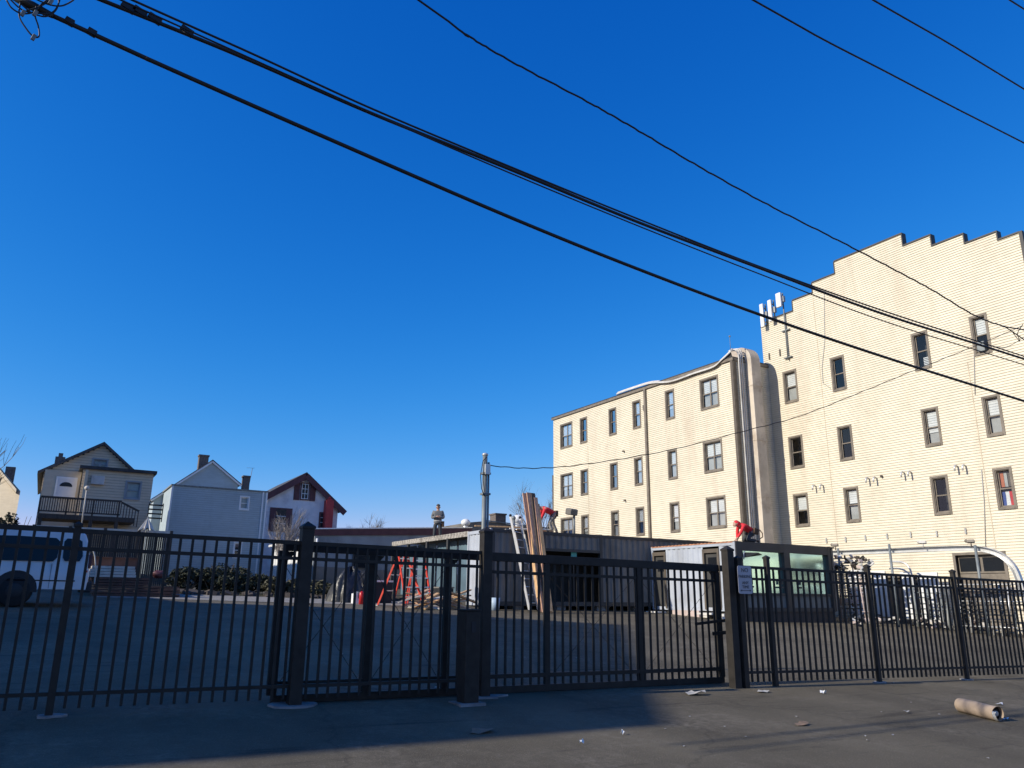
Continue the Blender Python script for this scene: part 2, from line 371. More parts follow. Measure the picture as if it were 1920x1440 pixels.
# ------------------------------------------------------------------ the ground
def ground():
    xs = [-400, -200, -80, -40, -20, -10, -5, 0, 5, 10, 15, 20, 30, 40, 60, 120, 250, 500]
    ys = [-300, -100, -40, -20, -12, -5, 0, 5, 10, 15, 20, 25, 30, 40, 52, 60, 80, 150, 400, 900]
    mb = MB(); k = len(xs)
    mb.add([(x, y, gz(x, y)) for y in ys for x in xs], [(j*k+i, j*k+i+1, (j+1)*k+i+1, (j+1)*k+i) for j in range(len(ys)-1) for i in range(k-1)])
    tag(mb.build('ground', 'asphalt'), kind='structure')
    def sheet(name, pts, m, up=.005, label=None):
        b = MB(); b.add([(x, y, gz(x, y)+up) for x, y in pts], [tuple(range(len(pts)))])
        return tag(b.build(name, m), kind='structure')
    sheet('yard_earth', [(-30, 30.5), (3.9, 30.5), (8, 29.2), (13, 28.2), (13.2, 34.6), (27, 34.6), (27.4, 51.9), (-30, 51.9)], 'dirt')
    sheet('pale_kerb_strip', [(1.5, 27.6), (4, 27.1), (8.2, 26.2), (13, 25.4), (13, 28.2), (8, 29.2), (3.9, 30.5), (1.5, 30.5)], 'gravel', .009)
    # low rubble lip at the yard edge
    b = MB(); random.seed(3)
    for i in range(160):
        t = random.random(); x = 2+11*t; y = 30.6-2.3*t+random.uniform(-.1, .9); r = random.uniform(.04, .16)
        b.rbox((x, y, gz(x, y)+r*.3), r*2, r*1.6, r*1.1, random.uniform(0, 3), (random.uniform(-.4, .4), random.uniform(-.4, .4)))
    tag(b.build('rubble', ['wood_dark']), 'loose rubble and clods along the edge of the lot', 'rubble', kind='stuff')
ground()

# ------------------------------------------------------------------ fence
FL = ((0, 8.83), (8.8, 8.72)); FR = ((8.8, 8.58), (16, 8.08))
ZT = lambda x, y, h: gz(x, y)+h
def post(xy, h, w, label, group=None, footing=0, name='fence_post'):
    x, y = xy; z = gz(x, y); t = thing(name, label, 'fence post', (x, y, z), group)
    m = MB(); m.box(x-w/2, x+w/2, y-w/2, y+w/2, z-.02, z+h); m.build('shaft', 'black_iron', t, .004)
    c = MB(); q = w/2+.008; zz = z+h
    c.box(x-q, x+q, y-q, y+q, zz, zz+.025)
    c.add([(x-q, y-q, zz+.025), (x+q, y-q, zz+.025), (x+q, y+q, zz+.025), (x-q, y+q, zz+.025), (x, y, zz+.025+w*.45)], [(0, 1, 4), (1, 2, 4), (2, 3, 4), (3, 0, 4)])
    c.build('cap', 'black_iron', t)
    if footing:
        random.seed(int(x*100)); f = MB(); n = 11
        pts = [(x+footing*(1+random.uniform(-.35, .35))*cos(2*pi*i/n), y+footing*.62*(1+random.uniform(-.35, .35))*sin(2*pi*i/n)) for i in range(n)]
        f.add([(a, b, gz(a, b)+.02) for a, b in pts]+[(a+.02*(a-x), b+.02*(b-y), gz(a, b)-.01) for a, b in pts], [tuple(range(n))]+[(i, n+i, n+(i+1) % n, (i+1) % n) for i in range(n)])
        f.build('footing', 'concrete', t)
    return t
def line_panel(A, B, label, rails, pick, npk, rz=(.045, .032), name='iron_fence', t=None, px0=0, px1=0, psize=.025, gap=.03):
    A, B = Vector(A), Vector(B); d = (B-A).normalized(); Ln = (B-A).length
    if t is None: t = thing(name, label, 'fence panel', (A.x, A.y, gz(A.x, A.y)))
    def P(s, h): q = A+d*s; return Vector((q.x, q.y, gz(q.x, q.y)+h))
    for h, rh, rw in rails:
        m = MB(); m.bar(P(gap, h), P(Ln-gap, h), rw, rh); m.build('rail', 'black_iron', t)
    sp = (Ln-px0-px1)/(npk+1); me = None
    for i in range(npk):
        s = px0+sp*(i+1); q = P(s, 0)
        if me is None:
            m = MB(); m.bar(P(s, pick[0]), P(s, pick[1]), psize, psize, (d.x, d.y, 0)); o = m.build('picket', 'black_iron', t); me = o; q0 = q
        else:
            o = me.copy(); C.objects.link(o); o.parent = t; o.location = q-q0
    return t
RAILS = [(1.70, .042, .04), (1.53, .036, .035), (.20, .036, .035)]
P1 = onfence(113, *FL); P2 = onfence(560, *FL); P3 = onfence(908, *FL)
P0 = P1-(P2-P1)
R0_ = onfence(1384, *FR); R1 = onfence(1448, *FR); R2 = onfence(1640, *FR); R3 = onfence(1803, *FR); R4 = R3+(R3-R2)*1.05
def dn(p): return (p.x, p.y)
line_panel(P0, P1, 'black iron fence panel cut by the left edge, in front of the white van', RAILS, (.07, 1.69), 18)
line_panel(P1, P2, 'black iron fence panel between the leftmost post and the thick capped post', RAILS, (.07, 1.69), 18)
line_panel(P2, P3, 'black iron fence panel in front of the two red stepladders', RAILS, (.07, 1.69), 18)
line_panel(R0_, R1, 'short fence panel of few pickets behind the parking sign', RAILS, (.07, 1.69), 5)
line_panel(R1, R2, 'black fence panel in front of the mint green windowed container', RAILS, (.07, 1.69), 17)
line_panel(R2, R3, 'black fence panel in front of the cluttered pipe rack', RAILS, (.07, 1.69), 18)
line_panel(R3, R4, 'black fence panel cut by the right edge, below the curved steel beam', RAILS, (.07, 1.69), 18)
post(P1, 1.74, .065, 'slim black fence post at far left, standing in pale concrete', footing=.12)
post(P2, 1.86, .135, 'thick black post with pyramid cap on a concrete pad, left of the ladders', footing=.28)
post(P3, 1.95, .125, 'tall black gate post in front of the galvanised pole', footing=.26)
post((R0_.x-.13, R0_.y-.02), 1.92, .13, 'thickest black gate post at the closing end of the gate, left of the parking sign')
post((R0_.x+.04, R0_.y-.05), 1.80, .09, 'thinner black post touching the gate post and carrying the parking sign')
post(R1, 1.84, .07, 'black fence post overlapping the first mint green window pane')
post(R2, 1.80, .07, 'black fence post right of the windowed container, on the white scrap', footing=.12)
post(R3, 1.80, .07, 'rightmost black fence post below the garage door', footing=.12)
# gate operator cabinet
x, y = onfence(880, (0, 8.45), (8.8, 8.38)); z = gz(x, y)
t = thing('gate_operator', 'plain black boxy gate motor cabinet beside the tall gate post', 'gate motor', (x, y, z))
m = MB(); m.box(x-.10, x+.09, y-.10, y+.10, z, z+1.02); m.build('cabinet', 'black_iron', t, .012)
m = MB(); m.box(x-.11, x+.10, y-.11, y+.11, z+1.02, z+1.04); m.build('lid', 'black_iron', t, .006)
m = MB(); m.box(x-.03, x+.03, y-.108, y-.10, z+.78, z+.9); m.build('lock_plate', 'trim', t)
m = MB(); m.box(x-.17, x+.15, y-.16, y+.16, z-.02, z+.022); m.build('base', 'concrete', t)
# sliding gate
GY = 8.98
def gx(px): return aY(px, 1200, GY).x
gx0, gx1 = gx(517), gx(1352); gl = gx(917)
t = thing('sliding_gate', 'long black sliding gate on a thick top beam with corner braces', 'gate', (gx0, GY, gz(gx0, GY)))
def gp(x, h, dy=0): return (x, GY+dy, gz(x, GY)+h)
m = MB(); m.bar(gp(gx0, 1.662), gp(gx1, 1.662), .06, .11); m.build('top_beam', 'black_iron', t, .004)
m = MB(); m.bar(gp(gx0, .20), gp(gx1, .20), .05, .05); m.build('lower_rail', 'black_iron', t)
m = MB(); m.bar(gp(gx0, .045), gp(gx1, .045), .06, .08); m.build('bottom_beam', 'black_iron', t)
m = MB(); m.bar(gp(gl, 1.47), gp(gx1, 1.47), .035, .04); m.build('upper_rail', 'black_iron', t)
for px, w in ((517, .10), (690, .09), (835, .08), (1025, .075), (1200, .07), (1350, .08)):
    m = MB(); xx = gx(px); m.bar(gp(xx, .085), gp(xx, 1.608), w, .055, (0, 1, 0)); m.build('upright', 'black_iron', t)
me = None; n = 31
for i in range(n):
    xx = gl+.05+(gx1-gl-.1)*(i+.5)/n
    if me is None:
        m = MB(); m.bar(gp(xx, .08), gp(xx, 1.608), .025, .025, (0, 1, 0)); me = m.build('picket', 'black_iron', t); q0 = Vector(gp(xx, 0))
    else:
        o = me.copy(); C.objects.link(o); o.parent = t; o.location = Vector(gp(xx, 0))-q0
for a, b in ((517, 690), (690, 835), (1025, 1200), (1200, 1350)):
    for s in (0, 1):
        m = MB(); m.tube([gp(gx(a), (.1, 1.5)[s], .035), gp(gx(b), (1.5, .1)[s], .035)], .0035, 5); m.build('brace_cable', 'black_iron', t)
for px in (517, 690, 835, 1350):   # triangular gussets under the beam
    xx = gx(px); s = -1 if px == 1350 else 1
    m = MB(); m.prism([gp(xx+s*.03, 1.603, -.01), gp(xx+s*.15, 1.603, -.01), gp(xx+s*.03, 1.47, -.01)], (0, .015, 0)); m.build('gusset', 'black_iron', t)
m = MB(); xx = gx(1352)
m.bar(gp(xx-.55, .84, -.05), gp(xx+.12, .90, -.05), .03, .04); m.build('latch_bar', 'black_iron', t)
m = MB(); m.bar(gp(xx-.20, .70, -.05), gp(xx+.05, .72, -.05), .05, .05); m.build('latch', 'black_iron', t)
m = MB(); m.bar(gp(xx+.0, 1.662, -.04), gp(xx+.16, 1.662, -.04), .05, .09); m.build('catch', 'black_iron', t)
# parking sign
def text_mesh(s, size, name, M3, mt, parent):
    cu = bpy.data.curves.new(name, 'FONT'); cu.body = s; cu.size = size; cu.align_x = 'CENTER'; cu.align_y = 'CENTER'; cu.extrude = .001
    to = bpy.data.objects.new('tmp', cu); C.objects.link(to); dg = bpy.context.evaluated_depsgraph_get()
    me = bpy.data.meshes.new_from_object(to.evaluated_get(dg)); bpy.data.objects.remove(to)
    me.transform(M3); me.materials.clear(); me.materials.append(M[mt]); o = bpy.data.objects.new(name, me); C.objects.link(o); o.parent = parent
    return o
sc_ = aY(1397, 1087, 8.36); a_ = radians(-4)
t = thing('parking_sign', 'small grey white rounded NO PARKING ANY TIME sign fixed to the thin post', 'sign', tuple(sc_))
W_, H_ = .265, .40; m = MB(); pts = []
for cx, cz, a0 in ((W_/2-.03, H_/2-.03, 0), (-W_/2+.03, H_/2-.03, 90), (-W_/2+.03, -H_/2+.03, 180), (W_/2-.03, -H_/2+.03, 270)):
    for k in range(5): q = radians(a0+k*22.5); pts.append((cx+.03*cos(q), cz+.03*sin(q)))
Rz = Matrix.Rotation(a_, 4, 'Z')
m.prism([Vector(sc_)+(Rz @ Vector((a, 0, b))) for a, b in pts], Rz @ Vector((0, .004, 0))); m.build('sign_plate', 'signface', t)
for s, zz, sz in (('NO', .135, .085), ('PARKING', .045, .062), ('ANY', -.045, .062), ('TIME', -.105, .062)):
    text_mesh(s, sz, 'lettering', Rz @ Matrix.Translation((0, -.004, zz)) @ Matrix.Rotation(radians(90), 4, 'X'), 'signink', t)
m = MB(); c = Vector(sc_)
m.add([c+(Rz @ Vector(p)) for p in ((-.085, -.003, -.157), (.085, -.003, -.157), (.085, -.003, -.149), (-.085, -.003, -.149))], [(0, 1, 2, 3)])
m.add([c+(Rz @ Vector(p)) for p in ((.075, -.003, -.168), (.105, -.003, -.153), (.075, -.003, -.138))], [(0, 1, 2)])
m.add([c+(Rz @ Vector(p)) for p in ((-.075, -.003, -.168), (-.105, -.003, -.153), (-.075, -.003, -.138))], [(0, 1, 2)])
m.build('double_arrow', 'signink', t)
# galvanised pole behind the gate post
pb = onfence(903, (0, 10.6), (9, 10.6)); px_, py_ = pb.x, pb.y; z0 = gz(px_, py_); zt = aY(905, 852, py_).z
t = thing('galvanised_pole', 'slim galvanised steel service pole standing behind the tall gate post', 'pole', (px_, py_, z0))
m = MB(); m.tube([(px_, py_, z0), (px_, py_, zt)], .038, 16); m.build('shaft', 'galv', t)
m = MB(); m.tube([(px_+.055, py_-.02, z0+.2), (px_+.055, py_-.02, zt-.12)], .017, 10); m.build('conduit', 'galv', t)
m = MB(); m.sphere((px_, py_, zt), .05, 8, (1, 1, .6)); m.build('weatherhead', 'galvl', t); m = MB(); m.box(px_-.03, px_+.05, py_-.09, py_-.045, zt-.32, zt-.16); m.build('junction_box', 'galvl', t)
m = MB(); m.tube([(px_-.01, py_-.06, zt-.05), (px_-.08, py_-.08, zt-.12), (px_-.12, py_-.08, zt-.35), (px_-.09, py_-.07, zt-.55), (px_-.03, py_-.06, zt-.66)], .006, 6)
m.tube([(px_-.02, py_-.06, zt-.04), (px_-.06, py_-.08, zt-.18), (px_-.07, py_-.08, zt-.42), (px_-.03, py_-.06, zt-.6)], .005, 6); m.build('drip_loop', 'cable', t)
for h in (.30, .62):
    m = MB(); m.box(px_-.055, px_+.08, py_-.055, py_+.05, zt-h-.015, zt-h+.015); m.build('clamp', 'galv', t)

# ------------------------------------------------------------------ overhead wires
def spline(pts, n=10):
    out = []; P = [Vector(p) for p in pts]; P = [P[0]*2-P[1]]+P+[P[-1]*2-P[-2]]
    for i in range(1, len(P)-2):
        a, b, c, d = P[i-1:i+3]
        for k in range(n):
            t = k/n; out.append(.5*((2*b)+(c-a)*t+(2*a-5*b+4*c-d)*t*t+(-a+3*b-3*c+d)*t**3))
    out.append(P[-2]); return out
def wire(px, Y, r, label, ext=True, name='overhead_cable', wob=0):
    w = [aY(x, y, Y) for x, y in px]
    if ext: w = [w[0]+(w[0]-w[1]).normalized()*8]+w+[w[-1]+(w[-1]-w[-2]).normalized()*14]
    s = spline(w, 14)
    if wob: s = [p+Vector((0, 0, wob*sin(i*1.3)+wob*.6*sin(i*2.9))) for i, p in enumerate(s)]
    m = MB(); m.tube(s, r, 8); return single(m, name, 'cable', label, 'cable', 'overhead wires along the street')
t = thing('overhead_cable', 'thick lowest black cable crossing from the tangle at top left', 'cable', tuple(aY(960, 408, 6.9)), 'overhead wires along the street')
w = [aY(x, y, 6.9) for x, y in ((80, 21), (300, 121), (620, 262), (960, 409), (1200, 506), (1425, 590), (1660, 670), (1920, 752))]
w = [w[0]+(w[0]-w[1]).normalized()*8]+w+[w[-1]+(w[-1]-w[-2]).normalized()*14]
m = MB(); m.tube(spline(w, 14), .021, 8); m.build('strand', 'cable', t)
for px_i, py_i in ((130, 43), (172, 63)):
    q = aY(px_i, py_i, 6.9); m = MB(); m.rbox(q+Vector((0, 0, .012)), .07, .05, .05, 0, (0, .3)); m.build('clamp', 'cable', t)
t = thing('overhead_cable', 'thick knobbly cable bundle in the middle of the sky, second from below', 'cable', tuple(aY(960, 320, 7.2)), 'overhead wires along the street')
w = [aY(x, y, 7.2) for x, y in ((185, -2), (350, 64), (480, 118), (700, 214), (960, 319), (1200, 418), (1425, 503), (1660, 590), (1920, 673))]
w = [w[0]+(w[0]-w[1]).normalized()*8]+w+[w[-1]+(w[-1]-w[-2]).normalized()*14]
m = MB(); m.tube(spline(w, 14), .020, 8); m.build('strand', 'cable', t)
for px_i, py_i in ((240, 16), (262, 24), (290, 37), (350, 60)):
    q = aY(px_i, py_i, 7.2); m = MB(); m.rbox(q+Vector((0, 0, .01)), .12, .05, .06, 0, (0, .35)); m.build('clamp', 'cable', t)
wire([(248, 0), (480, 104), (700, 205), (960, 314), (1200, 412), (1425, 500), (1660, 584), (1920, 668)], 7.35, .012, 'thin cable running just above the thick bundle, merging with it rightward')
wire([(560, 150), (760, 240), (960, 326), (1200, 425), (1425, 514), (1660, 603), (1920, 684)], 7.1, .009, 'thinnest strand hanging just under the thick bundle')
wire([(785, 0), (870, 62), (960, 116), (1100, 190), (1190, 241), (1310, 312), (1440, 384), (1580, 455), (1687, 511), (1750, 545), (1825, 590), (1880, 611), (1950, 625)], 8.2, .014, 'single wavy twisted cable descending to the junction at the right edge', wob=.006)
wire([(1412, 0), (1540, 72), (1660, 134), (1790, 202), (1920, 268)], 4.6, .010, 'thin wire cutting the upper right sky, lower of the corner pair')
wire([(1637, 0), (1780, 82), (1920, 167)], 4.3, .010, 'thin wire cutting the upper right sky, upper of the corner pair')
wire([(1893, 0), (1920, 17), (1950, 36)], 4.0, .010, 'short piece of wire clipping the extreme top right corner')
# service drop pole -> right
def P3d(x, y, Y): return aY(x, y, Y)
pts = [(px_+.03, py_, aY(913, 873, py_).z), P3d(1000, 878, 10.4), P3d(1100, 870, 10.1), P3d(1250, 845, 9.7), P3d(1400, 807, 9.3), P3d(1500, 780, 9.1), P3d(1620, 733, 8.8), P3d(1725, 690, 8.5), P3d(1830, 648, 8.3), P3d(1915, 612, 8.2)]
m = MB(); s = spline(pts, 10); m.tube([p+Vector((0, 0, .006*sin(i*1.7))) for i, p in enumerate(s)], .0075, 6)
single(m, 'service_wire', 'cable', 'thin sagging service wire from the galvanised pole across the cream buildings', 'cable')
m = MB()
for k, (x, y) in enumerate(((1790, 668), (1830, 672), (1880, 660), (1925, 630))): pass
s = spline([P3d(1868, 650, 8.2), P3d(1885, 651, 8.2), P3d(1905, 642, 8.2), P3d(1925, 628, 8.2)], 8); m.tube(s, .006, 6)
m.tube(spline([P3d(1895, 618, 8.2), P3d(1912, 640, 8.2), P3d(1908, 625, 8.2), P3d(1918, 608, 8.2)], 8), .008, 6)
m.tube([P3d(1885, 613, 8.2), P3d(1925, 640, 8.2)], .012, 6)
single(m, 'cable_junction', 'cable', 'knot of spliced wires hanging at the right edge by the top windows', 'cable splice')
# tangle at top left
t = thing('cable_tangle', 'looping tangle of black cable and small connectors in the top left corner', 'cable tangle', tuple(aY(60, 10, 6.8)))
for L_ in ([(12, 0), (22, 15), (40, 25), (62, 23), (78, 8), (95, -5)], [(38, 5), (36, 30), (48, 52), (62, 68), (73, 68), (72, 50), (66, 30), (68, 12)], [(42, 10), (60, 24), (85, 31), (104, 20), (112, 0)], [(60, -5), (90, 8), (115, 11), (135, 2), (142, -6)], [(50, 20), (75, 12), (98, -2)], [(80, 28), (100, 22), (110, 6), (108, -6)], [(15, -5), (45, 20), (90, 26), (98, 24)]):
    m = MB(); m.tube(spline([aY(a, b, 6.8) for a, b in L_], 8), .0065, 6); m.build('loop', 'cable', t)
for a, b in ((43, 25), (66, 25), (63, 70), (95, 4)):
    m = MB(); q = aY(a, b, 6.79); m.rbox(q, .028, .028, .05, .3, (.2, .2)); m.build('connector', 'galv', t)
m = MB(); m.tube([aY(30, -4, 6.85), aY(62, 12, 6.86), aY(100, 30, 6.88)], [.035, .04, .024], 8); m.build('splice', 'cable', t)

# ------------------------------------------------------------------ cream apartment buildings
FT = Fr((30, 0), (0, 1), (-1, 0)); XL = 27.57; FW = Fr((XL, 0), (0, 1), (-1, 0)); YC = 25.67
# tall one
t = thing('apartment_building', 'tall cream clapboard apartment building with a stepped roofline', 'building', (30, 18, gz(30, 18)), )
steps = [(25.9, 25.4, 15.05), (25.4, 23.82, 15.28), (23.82, 22.6, 15.82), (22.6, 21.28, 16.33), (21.28, 17.88, 16.93), (17.88, 16.65, 16.35), (16.65, 15.34, 15.85), (15.34, 14.1, 15.42), (14.1, 13.3, 15.06)]
def ur_t(z):
    out = []
    for a, b, zt in steps:
        if z < zt: out.append((b, a))
    return out
rows = [(10.84, 12.30), (7.64, 9.06), (4.92, 6.30)]
colT = [(23.98, 24.78), (21.32, 22.04), (17.34, 18.04), (14.94, 15.60)]
opT = [(a+.07, b-.07, z0, z1) for z0, z1 in rows for a, b in colT] + [(15.7, 17.45, .55, 3.28), (19.0, 20.6, .6, 2.5)]
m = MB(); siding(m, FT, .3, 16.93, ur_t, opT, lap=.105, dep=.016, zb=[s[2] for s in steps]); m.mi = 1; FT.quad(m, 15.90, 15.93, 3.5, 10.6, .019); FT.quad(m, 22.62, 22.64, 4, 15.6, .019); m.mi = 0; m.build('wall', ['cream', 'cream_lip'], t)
m = MB()
for (a, b, zt), nx in zip(steps, steps[1:]+[None]):
    FT.box(m, b, a, -.25, .05, zt, zt+.06)
    if nx: 
        if nx[2] < zt: FT.box(m, b-.045, b, -.25, .045, nx[2]+.06, zt+.06)
        else: FT.box(m, b, b+.04, -.24, .04, zt+.06, nx[2])
m.build('roof_coping', 'cont_dark', t)
m = MB(); m.box(30.75, 42, 13.3, 25.9, .0, 14.6); m.box(30.02, 30.75, 13.3, 13.36, 0, 14.6); m.box(30.02, 30.75, 25.84, 25.9, 0, 14.6); m.build('building_body', 'cream', t)
m = MB()
for (a, b, zt) in steps: m.box(30.03, 30.3, b, a-.002, 14, zt-.004)
m.build('parapet_back', 'cont_dark', t)
m = MB(); FT.box(m, 13.18, 13.3, -.1, .06, .2, 15.1); m.build('corner_board', 'cont_dark', t)
kinds = {(0, 0): ('blind', 1), (0, 1): (None, 1), (0, 2): (None, 1), (0, 3): ('blind', 1), (1, 0): (None, 1), (1, 1): (None, 1), (1, 2): ('blind', 1), (1, 3): ('blind', 1), (2, 0): ('blind', 1), (2, 1): ('blind', 1), (2, 2): (None, 1), (2, 3): (None, 1)}
random.seed(5); wn = {}
for i, (z0, z1) in enumerate(rows):
    for j, (a, b) in enumerate(colT):
        wn[(i, j)] = window(t, FT, a+.07, b-.07, z0, z1, 1, kinds[(i, j)][0])
# garage-height openings at the foot
for (a, b, z0, z1) in ((15.7, 17.45, .55, 3.28), (19.0, 20.6, .6, 2.5)):
    m = MB(); FT.box(m, a-.1, a, 0, .05, z0, z1+.1); FT.box(m, b, b+.1, 0, .05, z0, z1+.1); FT.box(m, a, b, 0, .047, z1, z1+.097)
    d = m.build('door', 'brown2', t)
    m = MB(); n = 4; hh = (z1-z0)/n
    for k in range(n): FT.box(m, a, b, -.16, -.12, z0+k*hh+.012, z0+(k+1)*hh-.012)
    FT.box(m, a, b, -.2, -.161, z0, z1); m.build('leaf', 'brown2', d)
    m = MB(); [FT.box(m, a+(b-a)*q+.05, a+(b-a)*(q+.5)-.05, -.119, -.11, z1-hh*1+.08, z1-.1) for q in (0, .5)]; m.build('pane', 'vglass', d)
# bits in windows
m = MB(); FT.box(m, 15.12, 15.40, -.13, .16, 10.87, 11.25); ac = m.build('window_air_conditioner', 'galv', t, .01)
m = MB(); [FT.box(m, 17.50, 17.72, -.13, -.12, 10.9+.07*k, 10.94+.07*k) for k in range(6)]; m.build('vent_grille', 'white', t)
for k, (mt, u0, u1) in enumerate((('flagblue', 15.50, 15.35), ('white', 15.35, 15.21), ('flagred', 15.21, 15.05))):
    m = MB(); n = 6
    for q in range(n):
        f = lambda s: .012*sin(s*9+k)
        zA, zB = 4.98+.52*q/n, 4.98+.52*(q+1)/n
        m.quad(FT.p(u0, zA, -.13+f(zA)), FT.p(u1, zA, -.13+f(zA+1)), FT.p(u1, zB, -.13+f(zB+1)), FT.p(u0, zB, -.13+f(zB)))
    m.build('flag_cloth', mt, wn[(2, 3)])
for k, (mt, u0, u1) in enumerate((('flagorange', 15.48, 15.34), ('blind2', 15.33, 15.22), ('brown', 15.2, 15.06))):
    m = MB(); FT.quad(m, u0, u1, 5.68, 6.22, -.16); m.build('curtain', mt, wn[(2, 3)])
# candy-cane vent hooks
for (x, y) in ((1527, 911), (1541, 910), (1627, 897), (1641, 896), (1693, 886), (1706, 885), (1793, 874), (1808, 873)):
    p = aX(x, y, 29.9); Y, Z = p.y, p.z; m = MB()
    m.tube([(29.95, Y, Z), (29.86, Y, Z+.03), (29.79, Y, Z), (29.76, Y, Z-.07), (29.755, Y, Z-.2)], .036, 8); m.build('vent_pipe', 'galvl', t)
p = aX(1653, 893, 29.95); m = MB(); m.tube([(29.98, p.y, p.z), (29.9, p.y, p.z)], .05, 10); m.build('vent_cap', 'brown', t)
for x, y in ((1549, 1013), (1585, 1011), (1622, 1008), (1663, 1005), (1707, 1002), (1756, 1000), (1810, 995)):
    p = aX(x, y, 29.95); m = MB(); FT.box(m, p.y-.03, p.y+.03, .02, .06, p.z-.12, p.z+.10); m.build('wall_bracket', 'blind2', t)
for x, y in ((1442, 668), (1462, 661)):
    p = aX(x, y, 29.95); m = MB(); FT.box(m, p.y-.03, p.y+.03, .02, .06, p.z-.17, p.z+.17); m.build('wall_bracket', 'brown', t)
for pl in (((1545, 545), (1546, 640), (1541, 690), (1543, 718), (1557, 728)), ((1826, 665), (1828, 740)), ((1840, 880), (1845, 940), (1848, 1030))):
    m = MB(); m.tube([aX(a, b, 29.96) for a, b in pl], .011, 5); m.build('wall_wire', 'blind2', t)
# lower building
t = thing('apartment_building', 'lower cream three storey clapboard wing with a brown eave and downspout', 'building', (XL, 33, gz(XL, 33)))
YL = 41.55; ZLT = 12.86
colL = [(39.36, 40.75, 2), (37.77, 38.55, 1), (34.88, 35.62, 1), (32.68, 33.42, 1), (29.92, 30.66, 1), (26.72, 28.03, 2)]
opL = [(a+.09, b-.09, z0, z1) for z0, z1 in rows for a, b, c in colL]
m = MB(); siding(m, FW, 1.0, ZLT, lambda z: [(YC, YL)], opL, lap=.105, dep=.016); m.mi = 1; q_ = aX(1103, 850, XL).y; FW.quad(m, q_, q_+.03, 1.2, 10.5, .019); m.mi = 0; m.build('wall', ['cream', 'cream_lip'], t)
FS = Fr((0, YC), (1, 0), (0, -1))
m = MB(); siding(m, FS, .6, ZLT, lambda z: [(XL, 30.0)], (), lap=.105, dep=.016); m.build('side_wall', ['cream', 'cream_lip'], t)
m = MB(); m.box(XL+.75, 29.98, YC+.08, YL, .5, ZLT-.01); m.box(XL+.04, XL+.75, YL-.08, YL, .5, ZLT-.01); m.box(30.76, 40, 26, YL, .5, ZLT-.01); m.build('building_body', 'cream', t)
random.seed(11)
for i, (z0, z1) in enumerate(rows):
    for j, (a, b, c) in enumerate(colL):
        bl = 'blind' if (i > 0 or j in (0, 3, 4, 5)) and random.random() < .9 else None
        window(t, FW, a+.09, b-.09, z0, z1, c, bl)
m = MB(); FW.box(m, YC-.06, YL+.1, 0.03, .10, ZLT-.02, ZLT+.11); FW.box(m, YC-.06, YL+.1, -.6, .03, ZLT+.07, ZLT+.11); m.box(XL+.0, 30, YC-.07, YC-.03, ZLT-.04, ZLT+.10)
m.build('eave', 'brown2', t)
m = MB(); m.box(XL-.1, 40, YC-.02, YL+.1, ZLT+.115, ZLT+.17); m.build('roof', 'roofdark', t)
p = aX(1212, 800, XL); m = MB(); FW.box(m, p.y-.13, p.y+.02, .03, .13, 1.2, ZLT-.02); m.build('downspout', 'brown2', t, .01)
m = MB(); m.tube([(XL-.08, p.y+.11, ZLT-.9), (XL-.08, p.y+.09, ZLT-1.15), (XL-.08, p.y-.0, ZLT-1.3)], .05, 8); m.build('downspout', 'brown2', t, .01)
m = MB(); FW.box(m, YC-.03, YC+.13, .03, .09, 1.0, ZLT-.02); m.build('corner_board', 'brown', t)
m = MB(); m.box(XL-.055, XL+.14, YC-.055, YC-.022, 1.0, ZLT-.05); m.build('corner_board', 'brown', t)
m = MB(); m.tube([(XL-.02, YL+.05, 2), (XL-.02, YL+.05, 9.2)], .05, 6); m.build('corner_pipe', 'brown', t)
for y0 in (1.0,):
    for zz in (9.66, 6.86):
        q = aX(1171, 855, XL); m = MB(); m.tube([(XL-.02, q.y, zz), (XL-.14, q.y, zz-.02)], .05, 8); m.build('vent_cap', 'brown2', t)
# white conduits along the roof edge and down the side wall
def cond(pts, r, n=8, nm='conduit', mt='offwhite'):
    m = MB(); m.tube(spline(pts, 8), r, n); return m.build(nm, mt, t)
cp = [aX(x, y-1, XL-.16) for x, y in ((1156, 740), (1185, 730), (1219, 720), (1257, 717), (1300, 702), (1336, 690), (1352, 677), (1370, 660))]
for k in range(3):
    o = Vector((.05*k, 0, .06*k)); a = [p+o for p in cp]
    top = a[-1]; b0 = Vector((XL+.27+.12*k, YC-.10, 0))
    a += [Vector((XL+.12+.1*k, YC+.35, top.z+.16)), Vector((b0.x, YC+.02, top.z+.12)), Vector((b0.x, b0.y-.02, top.z-.25)), Vector((b0.x, b0.y, ZLT-.6)), Vector((b0.x, b0.y, 7)), Vector((b0.x, b0.y, 1.2))]
    cond(a, .032, mt='offwhite')
m = MB(); q = cp[-1]; m.tube([q, q+Vector((0, 0, .75))], .012, 6); m.sphere(q+Vector((0, 0, .78)), .05, 6); m.build('lightning_rod', 'galv', t)
m = MB()   # dark roof edge lifted under the conduits
for a, b in zip(cp, cp[1:]):
    m.quad(a+Vector((0.02, 0, -.04)), b+Vector((.02, 0, -.04)), Vector((XL-.05, b.y, ZLT+.1)), Vector((XL-.05, a.y, ZLT+.1)))
m.build('roof_skirt', 'roofdark', t)
